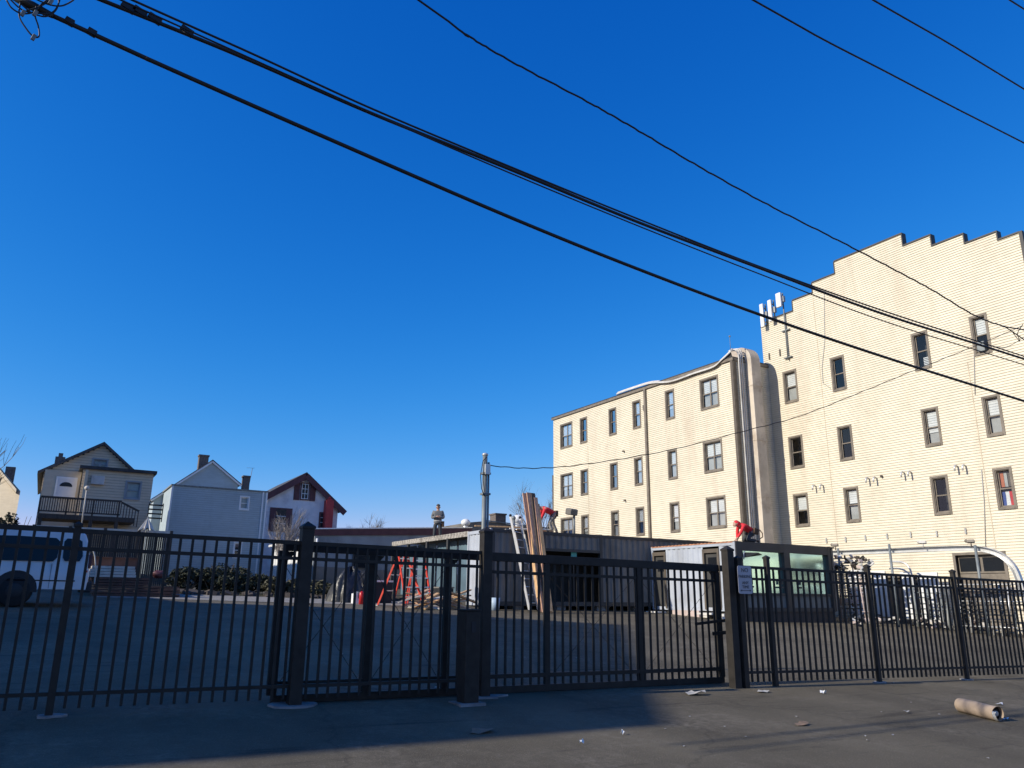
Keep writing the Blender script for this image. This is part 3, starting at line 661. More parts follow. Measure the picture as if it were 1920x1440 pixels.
# big duct with its bend over the roof
dx0, dx1 = XL+.78, XL+1.42; top = ZLT+.05
m = MB(); pr = [(YC-.42, 1.0), (YC-.42, top)]
for k in range(1, 9): q = radians(k*11.25); pr.append((YC+.33-.75*cos(q), top+.78*sin(q)))
pr += [(YC+.9, top+.78), (YC+.9, ZLT+.3), (YC+.0, ZLT+.3), (YC-.03, ZLT), (YC-.03, 1.0)]
m.prism([(dx0, a, b) for a, b in pr], (dx1-dx0, 0, 0)); m.build('duct', 'duct', t, .02)
for zz in (3.5, 6.2, 8.9, 11.6): m = MB(); m.box(dx0-.02, dx1+.02, YC-.44, YC-.03, zz, zz+.05); m.build('duct_strap', 'duct', t)
for k in range(2):
    m = MB(); xx = dx1+.12+.1*k; m.tube([(xx, YC-.07, 1.2), (xx, YC-.07, ZLT-.1+.12*k)], .026, 8); m.build('conduit', 'brown', t)
for k in range(6): m = MB(); m.box(dx1+.05, dx1+.3, YC-.11, YC-.03, 2.5+k*1.9, 2.54+k*1.9); m.build('pipe_strap', 'brown', t)
m = MB(); m.box(29.6, 29.98, YC+.1, YC+.6, ZLT+1.2, ZLT+1.7)
# panel antennas on the tall roof
for k, (x, y, h, label) in enumerate(((1430, 592, 1.25, 'white panel antenna leftmost of three on the roof corner'), (1445, 583, 1.15, 'white slim panel antenna in the middle of three on the roof corner'), (1461, 563, .75, 'short white panel antenna on a long wall pole, rightmost of three'))):
    p = aX(x, y, 29.75); Y, Z = p.y, p.z; w = .11 if k < 2 else .15
    tt = thing('panel_antenna', label, 'antenna', (29.8, Y, Z-h/2), 'antennas on the roof corner')
    m = MB(); m.box(29.66, 29.78, Y-w, Y+w, Z-h/2, Z+h/2); m.build('radome', 'white', tt, .03)
    zb = (15.0, 15.0, 12.9)[k]; m = MB(); m.tube([(29.9, Y-.1, zb), (29.9, Y-.1, Z+h/2)], .035, 8); m.build('mast', 'galv', tt)
    m = MB(); [m.box(29.78, 29.93, Y-.12, Y-.06, Z+q*h*.3-.03, Z+q*h*.3+.03) for q in (-1, 1)]
    if k == 2: [m.box(29.88, 30.0, Y-.32, Y+.14, zz, zz+.05) for zz in (13.0, 14.4)]
    m.build('bracket', 'galv', tt)
    m = MB(); m.box(29.82, 29.96, Y-.2, Y-.06, Z-.1, Z+.2); m.build('radio_unit', 'blind2', tt)

# ------------------------------------------------------------------ containers
def corrug(mb, fr, u0, u1, z0, z1, per=.28, dep=.036):
    u = u0; k = 0
    prof = []
    while u < u1:
        for du, d in ((0, 0), (per*.3, 0), (per*.5, -dep), (per*.8, -dep)):
            if u+du < u1: prof.append((u+du, d))
        u += per
    prof.append((u1, 0))
    for (a, da), (b, db) in zip(prof, prof[1:]): mb.quad(fr.p(a, z0, da), fr.p(b, z0, db), fr.p(b, z1, db), fr.p(a, z1, da))
# centre block
CX0, CX1, CY0, CY1, CZT = 13.72, 26.0, 24.7, 34.3, 3.95
cz = gz(13.8, 24.7)+.12
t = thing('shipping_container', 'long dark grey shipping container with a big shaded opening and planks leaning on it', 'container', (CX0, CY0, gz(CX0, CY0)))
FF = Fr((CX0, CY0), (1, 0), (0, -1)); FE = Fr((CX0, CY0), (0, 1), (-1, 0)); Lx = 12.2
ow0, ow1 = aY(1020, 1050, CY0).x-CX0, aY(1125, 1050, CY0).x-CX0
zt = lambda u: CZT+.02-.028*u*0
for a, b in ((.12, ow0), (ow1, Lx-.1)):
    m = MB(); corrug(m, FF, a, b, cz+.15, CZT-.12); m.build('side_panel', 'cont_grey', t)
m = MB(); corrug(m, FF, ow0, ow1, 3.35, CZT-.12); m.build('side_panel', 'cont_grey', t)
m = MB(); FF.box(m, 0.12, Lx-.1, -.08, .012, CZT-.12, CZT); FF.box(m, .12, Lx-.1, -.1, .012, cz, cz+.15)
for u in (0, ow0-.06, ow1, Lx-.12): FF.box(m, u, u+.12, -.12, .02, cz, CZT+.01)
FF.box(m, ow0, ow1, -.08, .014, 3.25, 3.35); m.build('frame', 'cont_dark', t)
m = MB(); FE.box(m, -.02, .12, .0, .06, cz, CZT+.02); m.build('corner_post', 'cont_pale', t)
m = MB(); corrug(m, FE, .3, 1.75, cz+.2, CZT-.12); m.build('end_panel', 'cont_pale', t)
m = MB(); FE.box(m, .3, 1.78, -.06, .02, CZT-.12, CZT); FE.box(m, .12, 1.75, -.06, .02, cz, cz+.2); FE.box(m, 1.75, 1.85, -.06, .03, cz, CZT); m.build('end_frame', 'cont_pale', t)
for u in (.19, .26):
    m = MB(); m.tube([FE.p(u, cz+.1, .06), FE.p(u, CZT-.05, .06)], .02, 6); FE.box(m, u-.05, u+.05, .02, .09, 2.7, 2.78); FE.box(m, u-.05, u+.05, .02, .09, 3.5, 3.58); m.build('lock_rod', 'cont_pale', t)
# rest of the left side: open frame with roof edge
m = MB()
for u in (3.6, 5.6, 7.6, 9.4): FE.box(m, u, u+.14, -.1, .0, cz, CZT-.14)
FE.box(m, 1.86, 9.54, -.1, .02, cz, cz+.2); m.build('frame_post', 'cont_dark', t)
m = MB(); corrug(m, FE, 1.86, 9.5, CZT-.16, CZT+.03, .26, .03); FE.box(m, 1.86, 9.5, -.1, -.04, CZT-.16, CZT+.02); m.build('roof_edge', 'weathered', t)
m = MB()
for (a, b) in ((1.9, 3.6), (3.75, 5.6), (5.75, 7.6), (7.75, 9.4)):
    FE.box(m, a, b, -.5, -.48, cz+.1, CZT-.2)
m.build('infill_panel', 'infill', t)
m = MB(); m.box(CX0+.02, CX1, CY0+.05, CY1, CZT-.03, CZT+.0); m.build('roof', 'cont_grey', t)
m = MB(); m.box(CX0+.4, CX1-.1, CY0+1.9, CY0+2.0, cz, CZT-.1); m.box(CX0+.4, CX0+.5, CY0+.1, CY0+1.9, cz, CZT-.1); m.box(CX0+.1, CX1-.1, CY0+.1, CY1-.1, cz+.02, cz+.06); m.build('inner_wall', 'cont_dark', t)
for px in (984, 1076):   # turquoise film strips in the opening
    q = aY(px, 1033, CY0+.25); m = MB(); m.box(q.x-.13, q.x+.13, q.y, q.y+.02, q.z-.5, q.z+.2); m.build('window_film', 'teal', t)
    m = MB(); m.box(q.x-.17, q.x+.17, q.y-.02, q.y-.005, q.z+.22, q.z+.3); m.box(q.x-.02, q.x+.02, q.y+.02, q.y+.05, cz+.1, q.z+.3); m.build('stud', 'cont_dark', t)
for px in (1120, 1150):
    q = aY(px, 1060, CY0+.02); m = MB(); 
for k in range(7):
    m = MB(); xx = CX0+1+k*1.85; m.box(xx, xx+.4, CY0+.1, CY0+.5, gz(xx, CY0)-.0, cz); m.build('support_block', 'concrete', t)
# right block (window container)
DX0, DX1, DY0, DY1, DZT = 21.05, 26.45, 20.1, 24.64, 3.56
dz = 1.32
t = thing('office_container', 'pale grey site office container with two mint green windows and dark doors', 'container', (DX0, DY0, gz(DX0, DY0)))
GE = Fr((DX0, DY0), (0, 1), (-1, 0)); GF = Fr((DX0, DY0), (1, 0), (0, -1)); WY = DY1-DY0
def uy(px): return aX(px, 1080, DX0).y-DY0
d1a, d1b = uy(1250), uy(1226); d2a, d2b = uy(1351), uy(1320)
dz = aX(1388, 1147, DX0).z
for a, b in ((.1, d2a), (d2b, d1a), (d1b, WY-.08)):
    m = MB(); corrug(m, GE, a, b, dz+.12, DZT-.12); m.build('side_panel', 'cont_pale', t)
m = MB(); GE.box(m, 0, .1, -.1, .02, dz, DZT); GE.box(m, WY-.08, WY, -.1, .02, dz, DZT); GE.box(m, .1, WY-.08, -.06, .01, DZT-.12, DZT-.03); GE.box(m, .1, WY-.08, -.06, .012, dz, dz+.12); m.build('frame', 'cont_pale', t)
m = MB(); corrug(m, GE, .05, WY, DZT-.02, DZT+.03, .2, .03); m.quad(GE.p(.05, DZT+.03, .0), GE.p(WY, DZT+.03, 0), GE.p(WY, DZT+.03, -.4), GE.p(.05, DZT+.03, -.4)); m.build('roof_edge', 'rust', t)
for a, b in ((d2a, d2b), (d1a, d1b)):
    m = MB(); GE.box(m, a, a+.09, -.1, .04, dz+.05, DZT-.2); GE.box(m, b-.09, b, -.1, .04, dz+.05, DZT-.2); GE.box(m, a+.09, b-.09, -.1, .038, DZT-.34, DZT-.2)
    d = m.build('door', 'brown', t)
    m = MB(); GE.box(m, a+.09, b-.09, -.09, -.05, dz+.05, DZT-.34); m.build('leaf', 'cont_dark', d)
    m = MB(); GE.box(m, a+.2, b-.2, -.05, -.044, DZT-.95, DZT-.5); m.build('pane', 'vglass', d)
    m = MB(); GE.box(m, a+.05, b-.05, .04, .5, dz-.12, dz-.06); m.build('step', 'offwhite', t)
m = MB(); m.box(DX0+.05, DX1, DY0+.02, DY1, DZT-.03, DZT+.02); m.build('roof', 'cont_dark', t)
# windowed long side
def ux(px): return aY(px, 1080, DY0).x-DX0
def zz_(y, px): return aY(px, y, DY0).z
w1a, w1b, w2a, w2b = ux(1394), ux(1472), ux(1483), ux(1555); wz1 = zz_(1035, 1440); wz0 = zz_(1112, 1440)
WL = ux(1560)
m = MB(); GF.box(m, -.002, w1a, -.12, .03, dz-.02, DZT+.02); GF.box(m, w1b, w2a, -.12, .03, dz, DZT); GF.box(m, w2b, WL, -.12, .03, dz-.02, DZT+.02)
GF.box(m, w1a, w1b, -.1, .028, wz1, DZT); GF.box(m, w2a, w2b, -.1, .028, wz1, DZT)
for a, b in ((w1a, w1b), (w2a, w2b)):
    GF.box(m, a, b, -.1, .026, wz0-.09, wz0); GF.box(m, a, b, -.1, .026, dz, dz+.14)
m.build('frame', 'cont_dark', t)
for a, b in ((w1a, w1b), (w2a, w2b)):
    m = MB(); GF.box(m, a, b, -.24, -.22, wz0, wz1); wd = m.build('window', 'mint', t)
    m = MB(); m.quad(GF.p(a, wz0, .005), GF.p(b, wz0, -.10), GF.p(b, wz1, -.10), GF.p(a, wz1, .005)); m.build('pane', 'mirror_mint', wd)
    m = MB(); GF.box(m, a, b, -.08, -.04, dz+.14, wz0-.09); m.build('lower_panel', 'lowgrey', t)
for u in (w1a+.35, w1b-.25, w2a+.4):
    m = MB(); GF.box(m, u, u+.05, -.03, .05, dz+.95, dz+1.1); GF.box(m, u-.06, u+.1, -.03, .04, dz+.82, dz+.88); m.build('hardware', 'cont_dark', t)
m = MB(); p0 = GF.p(w1a+.05, wz1-.12, .06); m.prism([GF.p(w1a+.05, wz1-.25, .04), GF.p(w1a+.5, wz1-.08, .3), GF.p(w1a+.9, wz1-.13, .1), GF.p(w1a+.05, wz1-.08, .04)], (0, -.0, .02)); m.build('awning_bracket', 'cont_dark', t)
m = MB(); m.tube([GF.p(w1a+.05, wz1-.3, .03), GF.p(w1a+.03, wz1-.1, .05), GF.p(w1a+.1, wz1-.02, .05)], .02, 6); m.build('hook', 'white', t)
m = MB(); GF.box(m, .1, WL-.02, -4.3, -.25, dz-.2, dz-.02); m.build('floor_beam', 'cont_dark', t)
m = MB(); GF.box(m, .03, WL-.03, -.2, -.02, gz(24, DY0)-.05, dz-.001); m.build('skirt_board', 'wood_dark', t)
m = MB(); GE.box(m, d2b+.25, d1a-.35, -.3, .1, gz(21, 22)-.05, dz-.002); m.build('support_block', 'net', t)
m = MB(); m.box(DX1-.1, DX1, DY0+.1, DY1, dz, DZT-.02); m.box(DX0+.1, DX1-.1, DY1-.1, DY1, dz, DZT-.02); m.build('back_wall', 'cont_grey', t)
# step / cement blocks near the office
for (x, y, s, lb) in ((1256, 1142, .35, 'white paint tub below the first office door'), (1330, 1152, .45, 'pair of pale boards stacked under the second office door'), (1352, 1160, .3, 'pale board lying beside the gate latch, by the office container')):
    p = gnd(x, y+6); m = MB(); m.rbox((p.x, p.y, p.z+.12), s, .3, .1, .2); m.rbox((p.x+.05, p.y, p.z+.22), s*.8, .28, .08, .35)
    m.rbox((p.x, p.y, p.z+.03), s*.9, .25, .06, .1); single(m, 'stacked_boards', 'offwhite', lb, 'boards')

# ------------------------------------------------------------------ ladders, planks, lumber
def ladder_ext():
    b0 = gnd(1000, 1146); b0.y = min(b0.y, CY0-1.0); a = Vector((aY(1000, 1146, 24.0).x, 24.0, 0)); a.z = gz(a.x, a.y)
    topL = aY(958, 975, 24.62); d = (topL-Vector((aY(990, 1146, 24.0).x, 24.0, gz(15, 24))))
    t = thing('extension_ladder', 'aluminium extension ladder leaning on the front of the dark container', 'ladder', (a.x, a.y, a.z))
    L0 = Vector((aY(993, 1146, 23.9).x, 23.9, gz(15, 24))); R0 = Vector((aY(1008, 1146, 23.9).x, 23.9, gz(15, 24)))
    L0 = aY(993, 1146, 23.8); R0 = aY(1010, 1146, 23.8); L1 = aY(957, 968, 24.64); R1 = aY(975, 972, 24.64)
    for p, q in ((L0, L1), (R0, R1)):
        m = MB(); m.bar(p, q, .035, .085); m.build('side_rail', 'alum', t)
    for p, q in ((L0, L1), (R0, R1)):
        m = MB(); m.bar(p.lerp(q, .32)+Vector((0, -.06, 0)), p.lerp(q, .82)+Vector((0, -.06, 0)), .03, .07); m.build('fly_rail', 'alum', t)
    for k in range(1, 12):
        f = k/12; m = MB(); m.tube([L0.lerp(L1, f), R0.lerp(R1, f)], .017, 6); m.build('rung', 'alum', t)
    for p in (L0, R0):
        m = MB(); m.rbox(p+Vector((0, 0, .02)), .09, .12, .05); m.build('foot', 'trim', t)
    for p in (L1, R1):
        m = MB(); m.sphere(p+Vector((0, 0, .03)), .055, 6); m.build('end_cap', 'trim', t)
ladder_ext()
pl = [((984, 925), (1018, 1147), .20, 'wood_red', 'leftmost tall reddish plank of the bundle leaning on the container'),
      ((991, 924), (1024, 1148), .18, 'wood_red', 'second tall plank of the bundle, reddish with a pale edge'),
      ((999, 925), (1029, 1149), .16, 'wood_dark', 'third tall plank of the bundle, weathered grey brown'),
      ((1004, 933), (1032, 1148), .15, 'wood_red', 'fourth plank in the leaning bundle, slightly shorter'),
      ((1008, 945), (1036, 1147), .14, 'wood', 'rightmost and shortest yellowish plank of the leaning bundle')]
for k, (a, b, w, mt, lb) in enumerate(pl):
    p = aY(a[0], a[1], 24.50-.06*k); q = aY(b[0]-3, b[1], 23.3-.07*k); m = MB(); m.bar(q, p, w, .05, (0, -1, .3)); single(m, 'plank', mt, lb, 'plank', 'planks leaning on the dark container')
p = aY(993, 990, 24.2); q = aY(1009, 1120, 23.2); m = MB(); m.bar(q, p, .05, .16, (0, -1, .3)); single(m, 'plank', 'wood', 'narrow bright yellow plank in front of the leaning bundle', 'plank', 'planks leaning on the dark container')
p = aY(1018, 1040, 24.4); q = aY(1030, 1147, 23.6); m = MB(); m.bar(q, p, .10, .04, (0, -1, .3)); single(m, 'plank', 'wood_pale', 'short pale plank standing apart right of the leaning bundle', 'plank', 'planks leaning on the dark container')
def stepladder(cx, D, top, w, label, rot=0):
    b = aY(cx, 1138, D); b.z = gz(b.x, D); h = aY(cx, top, D).z-b.z
    t = thing('stepladder', label, 'stepladder', tuple(b), 'red stepladders by the tarp')
    Rm = Matrix.Rotation(rot, 3, 'Z')
    def W(x, y, z): return b+Rm @ Vector((x, y, z))
    for s, nm in ((-1, 'front_rail'), (1, 'front_rail')):
        m = MB(); m.bar(W(s*w, -.75, 0), W(s*w*.42, 0, h), .035, .085); m.build(nm, 'red', t)
        m = MB(); m.bar(W(s*w*.85, .75, 0), W(s*w*.38, .06, h-.06), .03, .06); m.build('rear_rail', 'red', t)
        m = MB(); m.rbox(W(s*w, -.75, .03), .07, .12, .06, rot); m.rbox(W(s*w*.85, .75, .03), .06, .1, .06, rot); m.build('foot', 'wood_pale', t)
    n = int(h/.31)
    for k in range(1, n+1):
        f = k/(n+.6); ww = w*(1-.58*f); m = MB(); m.hexa([W(-ww, -.75*(1-f)-.05, h*f), W(ww, -.75*(1-f)-.05, h*f), W(ww, -.75*(1-f)+.04, h*f), W(-ww, -.75*(1-f)+.04, h*f), W(-ww, -.75*(1-f)-.05, h*f+.035), W(ww, -.75*(1-f)-.05, h*f+.035), W(ww, -.75*(1-f)+.04, h*f+.035), W(-ww, -.75*(1-f)+.04, h*f+.035)]); m.build('step', 'alum', t)
    for f in (.3, .6):
        ww = w*.85*(1-.5*f); m = MB(); m.bar(W(-ww, .75*(1-f)+.03, h*f), W(ww, .75*(1-f)+.03, h*f), .03, .03); m.build('brace', 'alum', t)
    m = MB(); c = W(0, .03, h+.02); m.rbox(c, w*.95, .22, .06, rot); m.build('top_cap', 'red', t)
stepladder(750, 25.2, 1038, .42, 'red fibreglass stepladder standing nearer the black tarp', rot=.35)
stepladder(782, 26.0, 1042, .42, 'red fibreglass stepladder right of its twin, nearer the lumber', rot=-.3)
def heap(px0, px1, D, pts, mts, label, name, cat, seed, n, sx=(.6, 1.6), z=.0):
    random.seed(seed)
    t = thing(name, label, cat, tuple(aY((px0+px1)/2, 1135, D)))
    for i in range(n):
        px = random.uniform(px0, px1); p = aY(px, 1135, D+random.uniform(-.5, .6)); g = gz(p.x, p.y)
        m = MB(); L_ = random.uniform(*sx); m.rbox((p.x, p.y, g+.04+random.uniform(0, z)), L_, .12, .045, random.uniform(-.8, .8), (random.uniform(-.2, .2), random.uniform(-.35, .35)))
        m.build('board', random.choice(mts), t)
heap(775, 872, 24.6, None, ['wood', 'wood', 'wood_red', 'wood_pale'], 'scattered heap of fresh orange lumber offcuts at the foot of the ladders', 'lumber_pile', 'lumber', 4, 34, (.4, 1.3), .38)
p = aY(838, 1122, 24.4); q = aY(882, 1106, 24.9); m = MB(); m.bar(p, q, .10, .05); single(m, 'plank', 'wood', 'fresh plank propped slantwise on the lumber pile', 'plank')
p = aY(928, 1136, 24.2); m = MB(); m.tube([(p.x, p.y, gz(p.x, p.y)), (p.x, p.y, gz(p.x, p.y)+.42)], [.15, .18], 14); single(m, 'bucket', 'bluebox', 'pale blue bucket standing at the corner of the dark container', 'bucket')
p = aY(945, 1140, 24.0); t = thing('bicycle_wheel', 'thin wire spool leaning beside the pale blue bucket', 'wire spool', (p.x, p.y, gz(p.x, p.y))) if False else None
# tarp-covered heap
def draped(cx, cy, rx, ry, h, name, mt, label, cat, seed, n=26):
    random.seed(seed); ph = [random.uniform(0, 6.28) for _ in range(8)]; m = MB(); vs = []; K = 40
    for i in range(n+1):
        f = i/n
        for j in range(K):
            a = 2*pi*j/K
            fold = 1+.13*sin(a*7+ph[0]+f*2)+.09*sin(a*13+ph[1])+.06*sin(a*19+f*5+ph[2])
            r = (f**.75)*(1+(fold-1)*f*1.3)
            x = cx+rx*r*cos(a); y = cy+ry*r*sin(a)
            z = h*(1-f**1.7)*(1+.16*sin(a*3+ph[3])*f+.08*sin(a*5+ph[4]))+.05*random.uniform(-1, 1)*(1-f)
            vs.append((x, y, gz(x, y)+max(0.0, z)))
    m.smooth = True; m.add(vs, [(i*K+j, i*K+(j+1) % K, (i+1)*K+(j+1) % K, (i+1)*K+j) for i in range(n) for j in range(K)])
    return single(m, name, mt, label, cat)
p = aY(655, 1125, 27.5); draped(p.x, p.y, .75, .6, 1.15, 'tarp_heap', 'tarp', 'shiny crumpled black tarp draped over a heap left of the red can', 'tarp', 21)
p = aY(690, 1120, 28.6); draped(p.x, p.y, .6, .5, 1.05, 'tarp_heap', 'tarp', 'smaller black sheet bundle behind the red can', 'tarp', 22)
p = aY(677, 1133, 26.2); z = gz(p.x, p.y); t = thing('fire_extinguisher', 'small red extinguisher cylinder standing on the pale strip by the black tarp', 'fire extinguisher', (p.x, p.y, z))
m = MB(); m.tube([(p.x, p.y, z), (p.x, p.y, z+.38), (p.x, p.y, z+.44)], [.085, .085, .03], 14); m.build('cylinder', 'redcan', t)
m = MB(); m.tube([(p.x, p.y, z+.44), (p.x, p.y, z+.52)], .02, 8); m.bar((p.x-.02, p.y, z+.52), (p.x+.12, p.y, z+.56), .02, .02); m.build('valve', 'trim', t)
m = MB(); m.tube([(p.x-.02, p.y, z+.5), (p.x-.12, p.y, z+.42), (p.x-.11, p.y, z+.2)], .014, 6); m.build('hose', 'trim', t)
p = aY(668, 1122, 26.6); z = gz(p.x, p.y); m = MB(); m.rbox((p.x, p.y, z+.17), .3, .2, .34); m.bar((p.x-.1, p.y, z+.38), (p.x+.1, p.y, z+.38), .03, .03); m.bar((p.x-.1, p.y, z+.34), (p.x-.1, p.y, z+.38), .03); m.bar((p.x+.1, p.y, z+.34), (p.x+.1, p.y, z+.38), .03)
single(m, 'jerry_can', 'white', 'white plastic jerry can behind the red extinguisher', 'jerry can', bevel=.02)
for k, (x, h, w, mt, lb) in enumerate(((708, .95, .85, 'trim', 'dark plastic tool chest with a pale lid, left of the ladders'), (830, .75, .6, 'trim', 'dark crate behind the lumber pile'))):
    p = aY(x, 1125, 27.4); z = gz(p.x, p.y); t = thing('tool_chest', lb, 'chest', (p.x, p.y, z))
    m = MB(); m.box(p.x-w/2, p.x+w/2, p.y-.3, p.y+.3, z, z+h*.75); m.build('body', mt, t, .02); m = MB(); m.box(p.x-w/2-.02, p.x+w/2+.02, p.y-.32, p.y+.32, z+h*.75+.003, z+h*.82); m.build('lid', 'alum' if k == 0 else 'cont_grey', t)

# lamp head and clutter on the container roof
p = aY(1073, 1000, 26.0); t = thing('work_light', 'grey floodlight on a short mast standing on the container roof', 'floodlight', (p.x, 26.0, CZT))
m = MB(); m.tube([(p.x+.1, 26, CZT), (p.x+.1, 26, CZT+.85)], .045, 8); m.build('mast', 'galv', t)
m = MB(); m.rbox((p.x-.02, 26, CZT+.98), .42, .34, .26, .2, (.2, 0)); m.build('lamp_head', 'cont_grey', t, .05)
for k, (x, y, s, lb) in enumerate(((971, 978, .26, 'white mushroom roof vent behind the ladder top'), (873, 983, .30, 'white turbine vent on the maroon edged roof'))):
    D = 30 if k == 0 else 44; p = aY(x, y, D); t = thing('roof_vent', lb, 'roof vent', (p.x, p.y, p.z-.4))
    zb = CZT if k == 0 else p.z-.45
    m = MB(); m.tube([(p.x, p.y, zb), (p.x, p.y, p.z)], s*.5, 10); m.build('stack', 'galvl', t)
    m = MB(); m.sphere((p.x, p.y, p.z+.1), s, 8, (1, 1, .8)); m.build('hood', 'white', t)
p = aY(963, 978, 29); m = MB(); m.tube([(p.x, 29, CZT), (p.x, 29, p.z+.15)], .07, 8); m.sphere((p.x, 29, p.z+.15), .1, 6); single(m, 'roof_pipe', 'galv', 'grey flue pipe between ladder top and mushroom vent', 'flue pipe')
random.seed(9)
t = thing('lumber_pile', 'low stack of boards and offcuts lying on the container roof', 'lumber', (17, 26.5, CZT))
for i in range(14):
    p = aY(random.uniform(930, 1010), 988, random.uniform(25.2, 28)); m = MB(); m.rbox((p.x, p.y, CZT+.05+random.uniform(0, .14)), random.uniform(.7, 1.8), .12, .05, random.uniform(-.3, .3)); m.build('board', random.choice(['wood_pale', 'offwhite', 'wood']), t)

# ------------------------------------------------------------------ people
def skin_obj(name, ch, mt, parent, sub=1, root=0):
    """ch: list of chains; each chain is a list of (point, radius or (rx,ry)); points shared by index key"""
    vs = []; rs = []; es = []; key = {}
    def vid(p, r):
        k = (round(p[0], 4), round(p[1], 4), round(p[2], 4))
        if k not in key: key[k] = len(vs); vs.append(p); rs.append(r)
        return key[k]
    for c in ch:
        ids = [vid(p, r) for p, r in c]
        es += list(zip(ids, ids[1:]))
    me = bpy.data.meshes.new(name); me.from_pydata([tuple(v) for v in vs], es, []); me.materials.append(M[mt])
    o = bpy.data.objects.new(name, me); C.objects.link(o); o.parent = parent; o['_o'] = tuple(parent['_o'])
    o.modifiers.new('skin', 'SKIN').use_smooth_shade = True
    if not me.skin_vertices: me.attributes.new  # layer is created by the modifier
    for v, r in zip(me.skin_vertices[0].data, rs): v.radius = (r, r) if not isinstance(r, tuple) else r
    me.skin_vertices[0].data[root].use_root = True
    s = o.modifiers.new('sub', 'SUBSURF'); s.levels = sub; s.render_levels = sub
    return o
def person(loc, rot, J, label, top, bottom, boot, headgear, bulk=1.0):
    """J: joints in local metres (x right, y forward, z up)"""
    t = thing('person', label, 'person', tuple(loc))
    t.rotation_euler = (0, 0, rot); t['_o'] = (0, 0, 0)
    V = {k: Vector(v) for k, v in J.items()}
    V['chest'] = V['hip'].lerp(V['neck'], .62); V['belly'] = V['hip'].lerp(V['neck'], .28)
    up = (V['head']-V['neck']).normalized(); 
    ch = [[(V['hip'], (.15, .11)), (V['belly'], (.14, .10)), (V['chest'], (.17, .115)), (V['neck'], .075), (V['neck'].lerp(V['head'], .45), .065), (V['head'], (.125, .135)), (V['head']+up*.10, (.09, .10))]]
    fw = V['face'].normalized()
    ch.append([(V['head'], (.125, .135)), (V['head']+fw*.13-up*.015, .02)])     # nose
    ch.append([(V['neck'].lerp(V['head'], .45), .065), (V['neck'].lerp(V['head'], .72)+fw*.07, .055)])   # jaw
    for s in ('l', 'r'):
        sh, el, wr, ha = V['sh'+s], V['el'+s], V['wr'+s], V['ha'+s]
        ch.append([(V['chest'], (.17, .115)), (sh, .062), (sh.lerp(el, .5), .05), (el, .042), (el.lerp(wr, .5), .038), (wr, .027), (wr.lerp(ha, .5), (.038, .022)), ])
        d = (ha-wr).normalized(); side = d.cross(Vector((0, .3, 1))).normalized()
        pm = wr.lerp(ha, .5)
        for i, (o_, ln) in enumerate(((-.033, .075), (-.011, .088), (.011, .083), (.033, .066))):
            a = pm+d*.045+side*o_; b = a+d*ln*.5; c = b+d*ln*.4+Vector((0, 0, -.02))
            ch.append([(pm, (.038, .022)), (a, .0095), (b, .009), (c, .0075)])
        ch.append([(pm, (.038, .022)), (pm-side*.045+d*.01, .011), (pm-side*.06+d*.045, .009)])
        hp, kn, an, to = V['hp'+s], V['kn'+s], V['an'+s], V['to'+s]
        ch.append([(V['hip'], (.15, .11)), (hp, .088), (hp.lerp(kn, .5), .078), (kn, .056), (kn.lerp(an, .4), .055), (an, .036), (to, .03)])
    skin_obj('body', ch, 'skin', t)
    # clothes
    tc = [[(V['hip']+(V['hip']-V['belly'])*.35, (.165, .125)), (V['belly'], (.165, .125)), (V['chest'], (.195, .14)), (V['neck'].lerp(V['chest'], .18), .095)]]
    for s in ('l', 'r'):
        sh, el, wr = V['sh'+s], V['el'+s], V['wr'+s]
        tc.append([(V['chest'], (.195, .14)), (sh, .085), (sh.lerp(el, .5), .07), (el, .062), (el.lerp(wr, .5), .056), (el.lerp(wr, .93), .042)])
    tc = [[(p_, tuple(q_*bulk for q_ in r_) if isinstance(r_, tuple) else r_*bulk) for p_, r_ in c_] for c_ in tc]
    skin_obj('jacket', tc, top, t, 1, 1)
    bc = [[(V['hip']+(V['belly']-V['hip'])*.15, (.16, .12)), (V['hip'], (.165, .125))]]
    for s in ('l', 'r'):
        hp, kn, an = V['hp'+s], V['kn'+s], V['an'+s]
        bc.append([(V['hip'], (.165, .125)), (hp, .105), (hp.lerp(kn, .5), .095), (kn, .075), (kn.lerp(an, .5), .068), (kn.lerp(an, .93), .062)])
    skin_obj('trousers', bc, bottom, t, 1, 1)
    for s in ('l', 'r'):
        an, to, kn = V['an'+s], V['to'+s], V['kn'+s]
        heel = an+(an-to).normalized()*.05+Vector((0, 0, -.02))
        skin_obj('boot', [[(an.lerp(kn, .14), .055), (an, .055), (to, (.048, .038))], [(an, .055), (heel, .045)]], boot, t, 1, 1)
    hd = V['head']; m = MB()
    R = up.to_track_quat('Z', 'Y').to_matrix()
    def lp(p): return hd+R @ Vector(p)
    if headgear in ('cap', 'hair'):
        vs = []; n = 8
        for i in range(5):
            for j in range(16):
                a = i*pi/9; b = 2*pi*j/16; vs.append(hd+up*.035+R @ Vector((sin(a)*cos(b)*.100, sin(a)*sin(b)*.106, cos(a)*.115)))
        m.smooth = True; m.add(vs, [(i*16+j, i*16+(j+1) % 16, (i+1)*16+(j+1) % 16, (i+1)*16+j) for i in range(4) for j in range(16)]); m.smooth = False
        if headgear == 'cap': m.prism([hd+up*.045+fw*.09+Vector((.05, 0, 0)), hd+up*.03+fw*.15+Vector((.03, 0, 0)), hd+up*.03+fw*.15-Vector((.03, 0, 0)), hd+up*.045+fw*.09-Vector((.05, 0, 0))], up*.012)
        m.build('cap' if headgear == 'cap' else 'hair', 'wood_dark' if headgear == 'cap' else 'hair', t)
    else:   # hood
        bk = -fw*.02
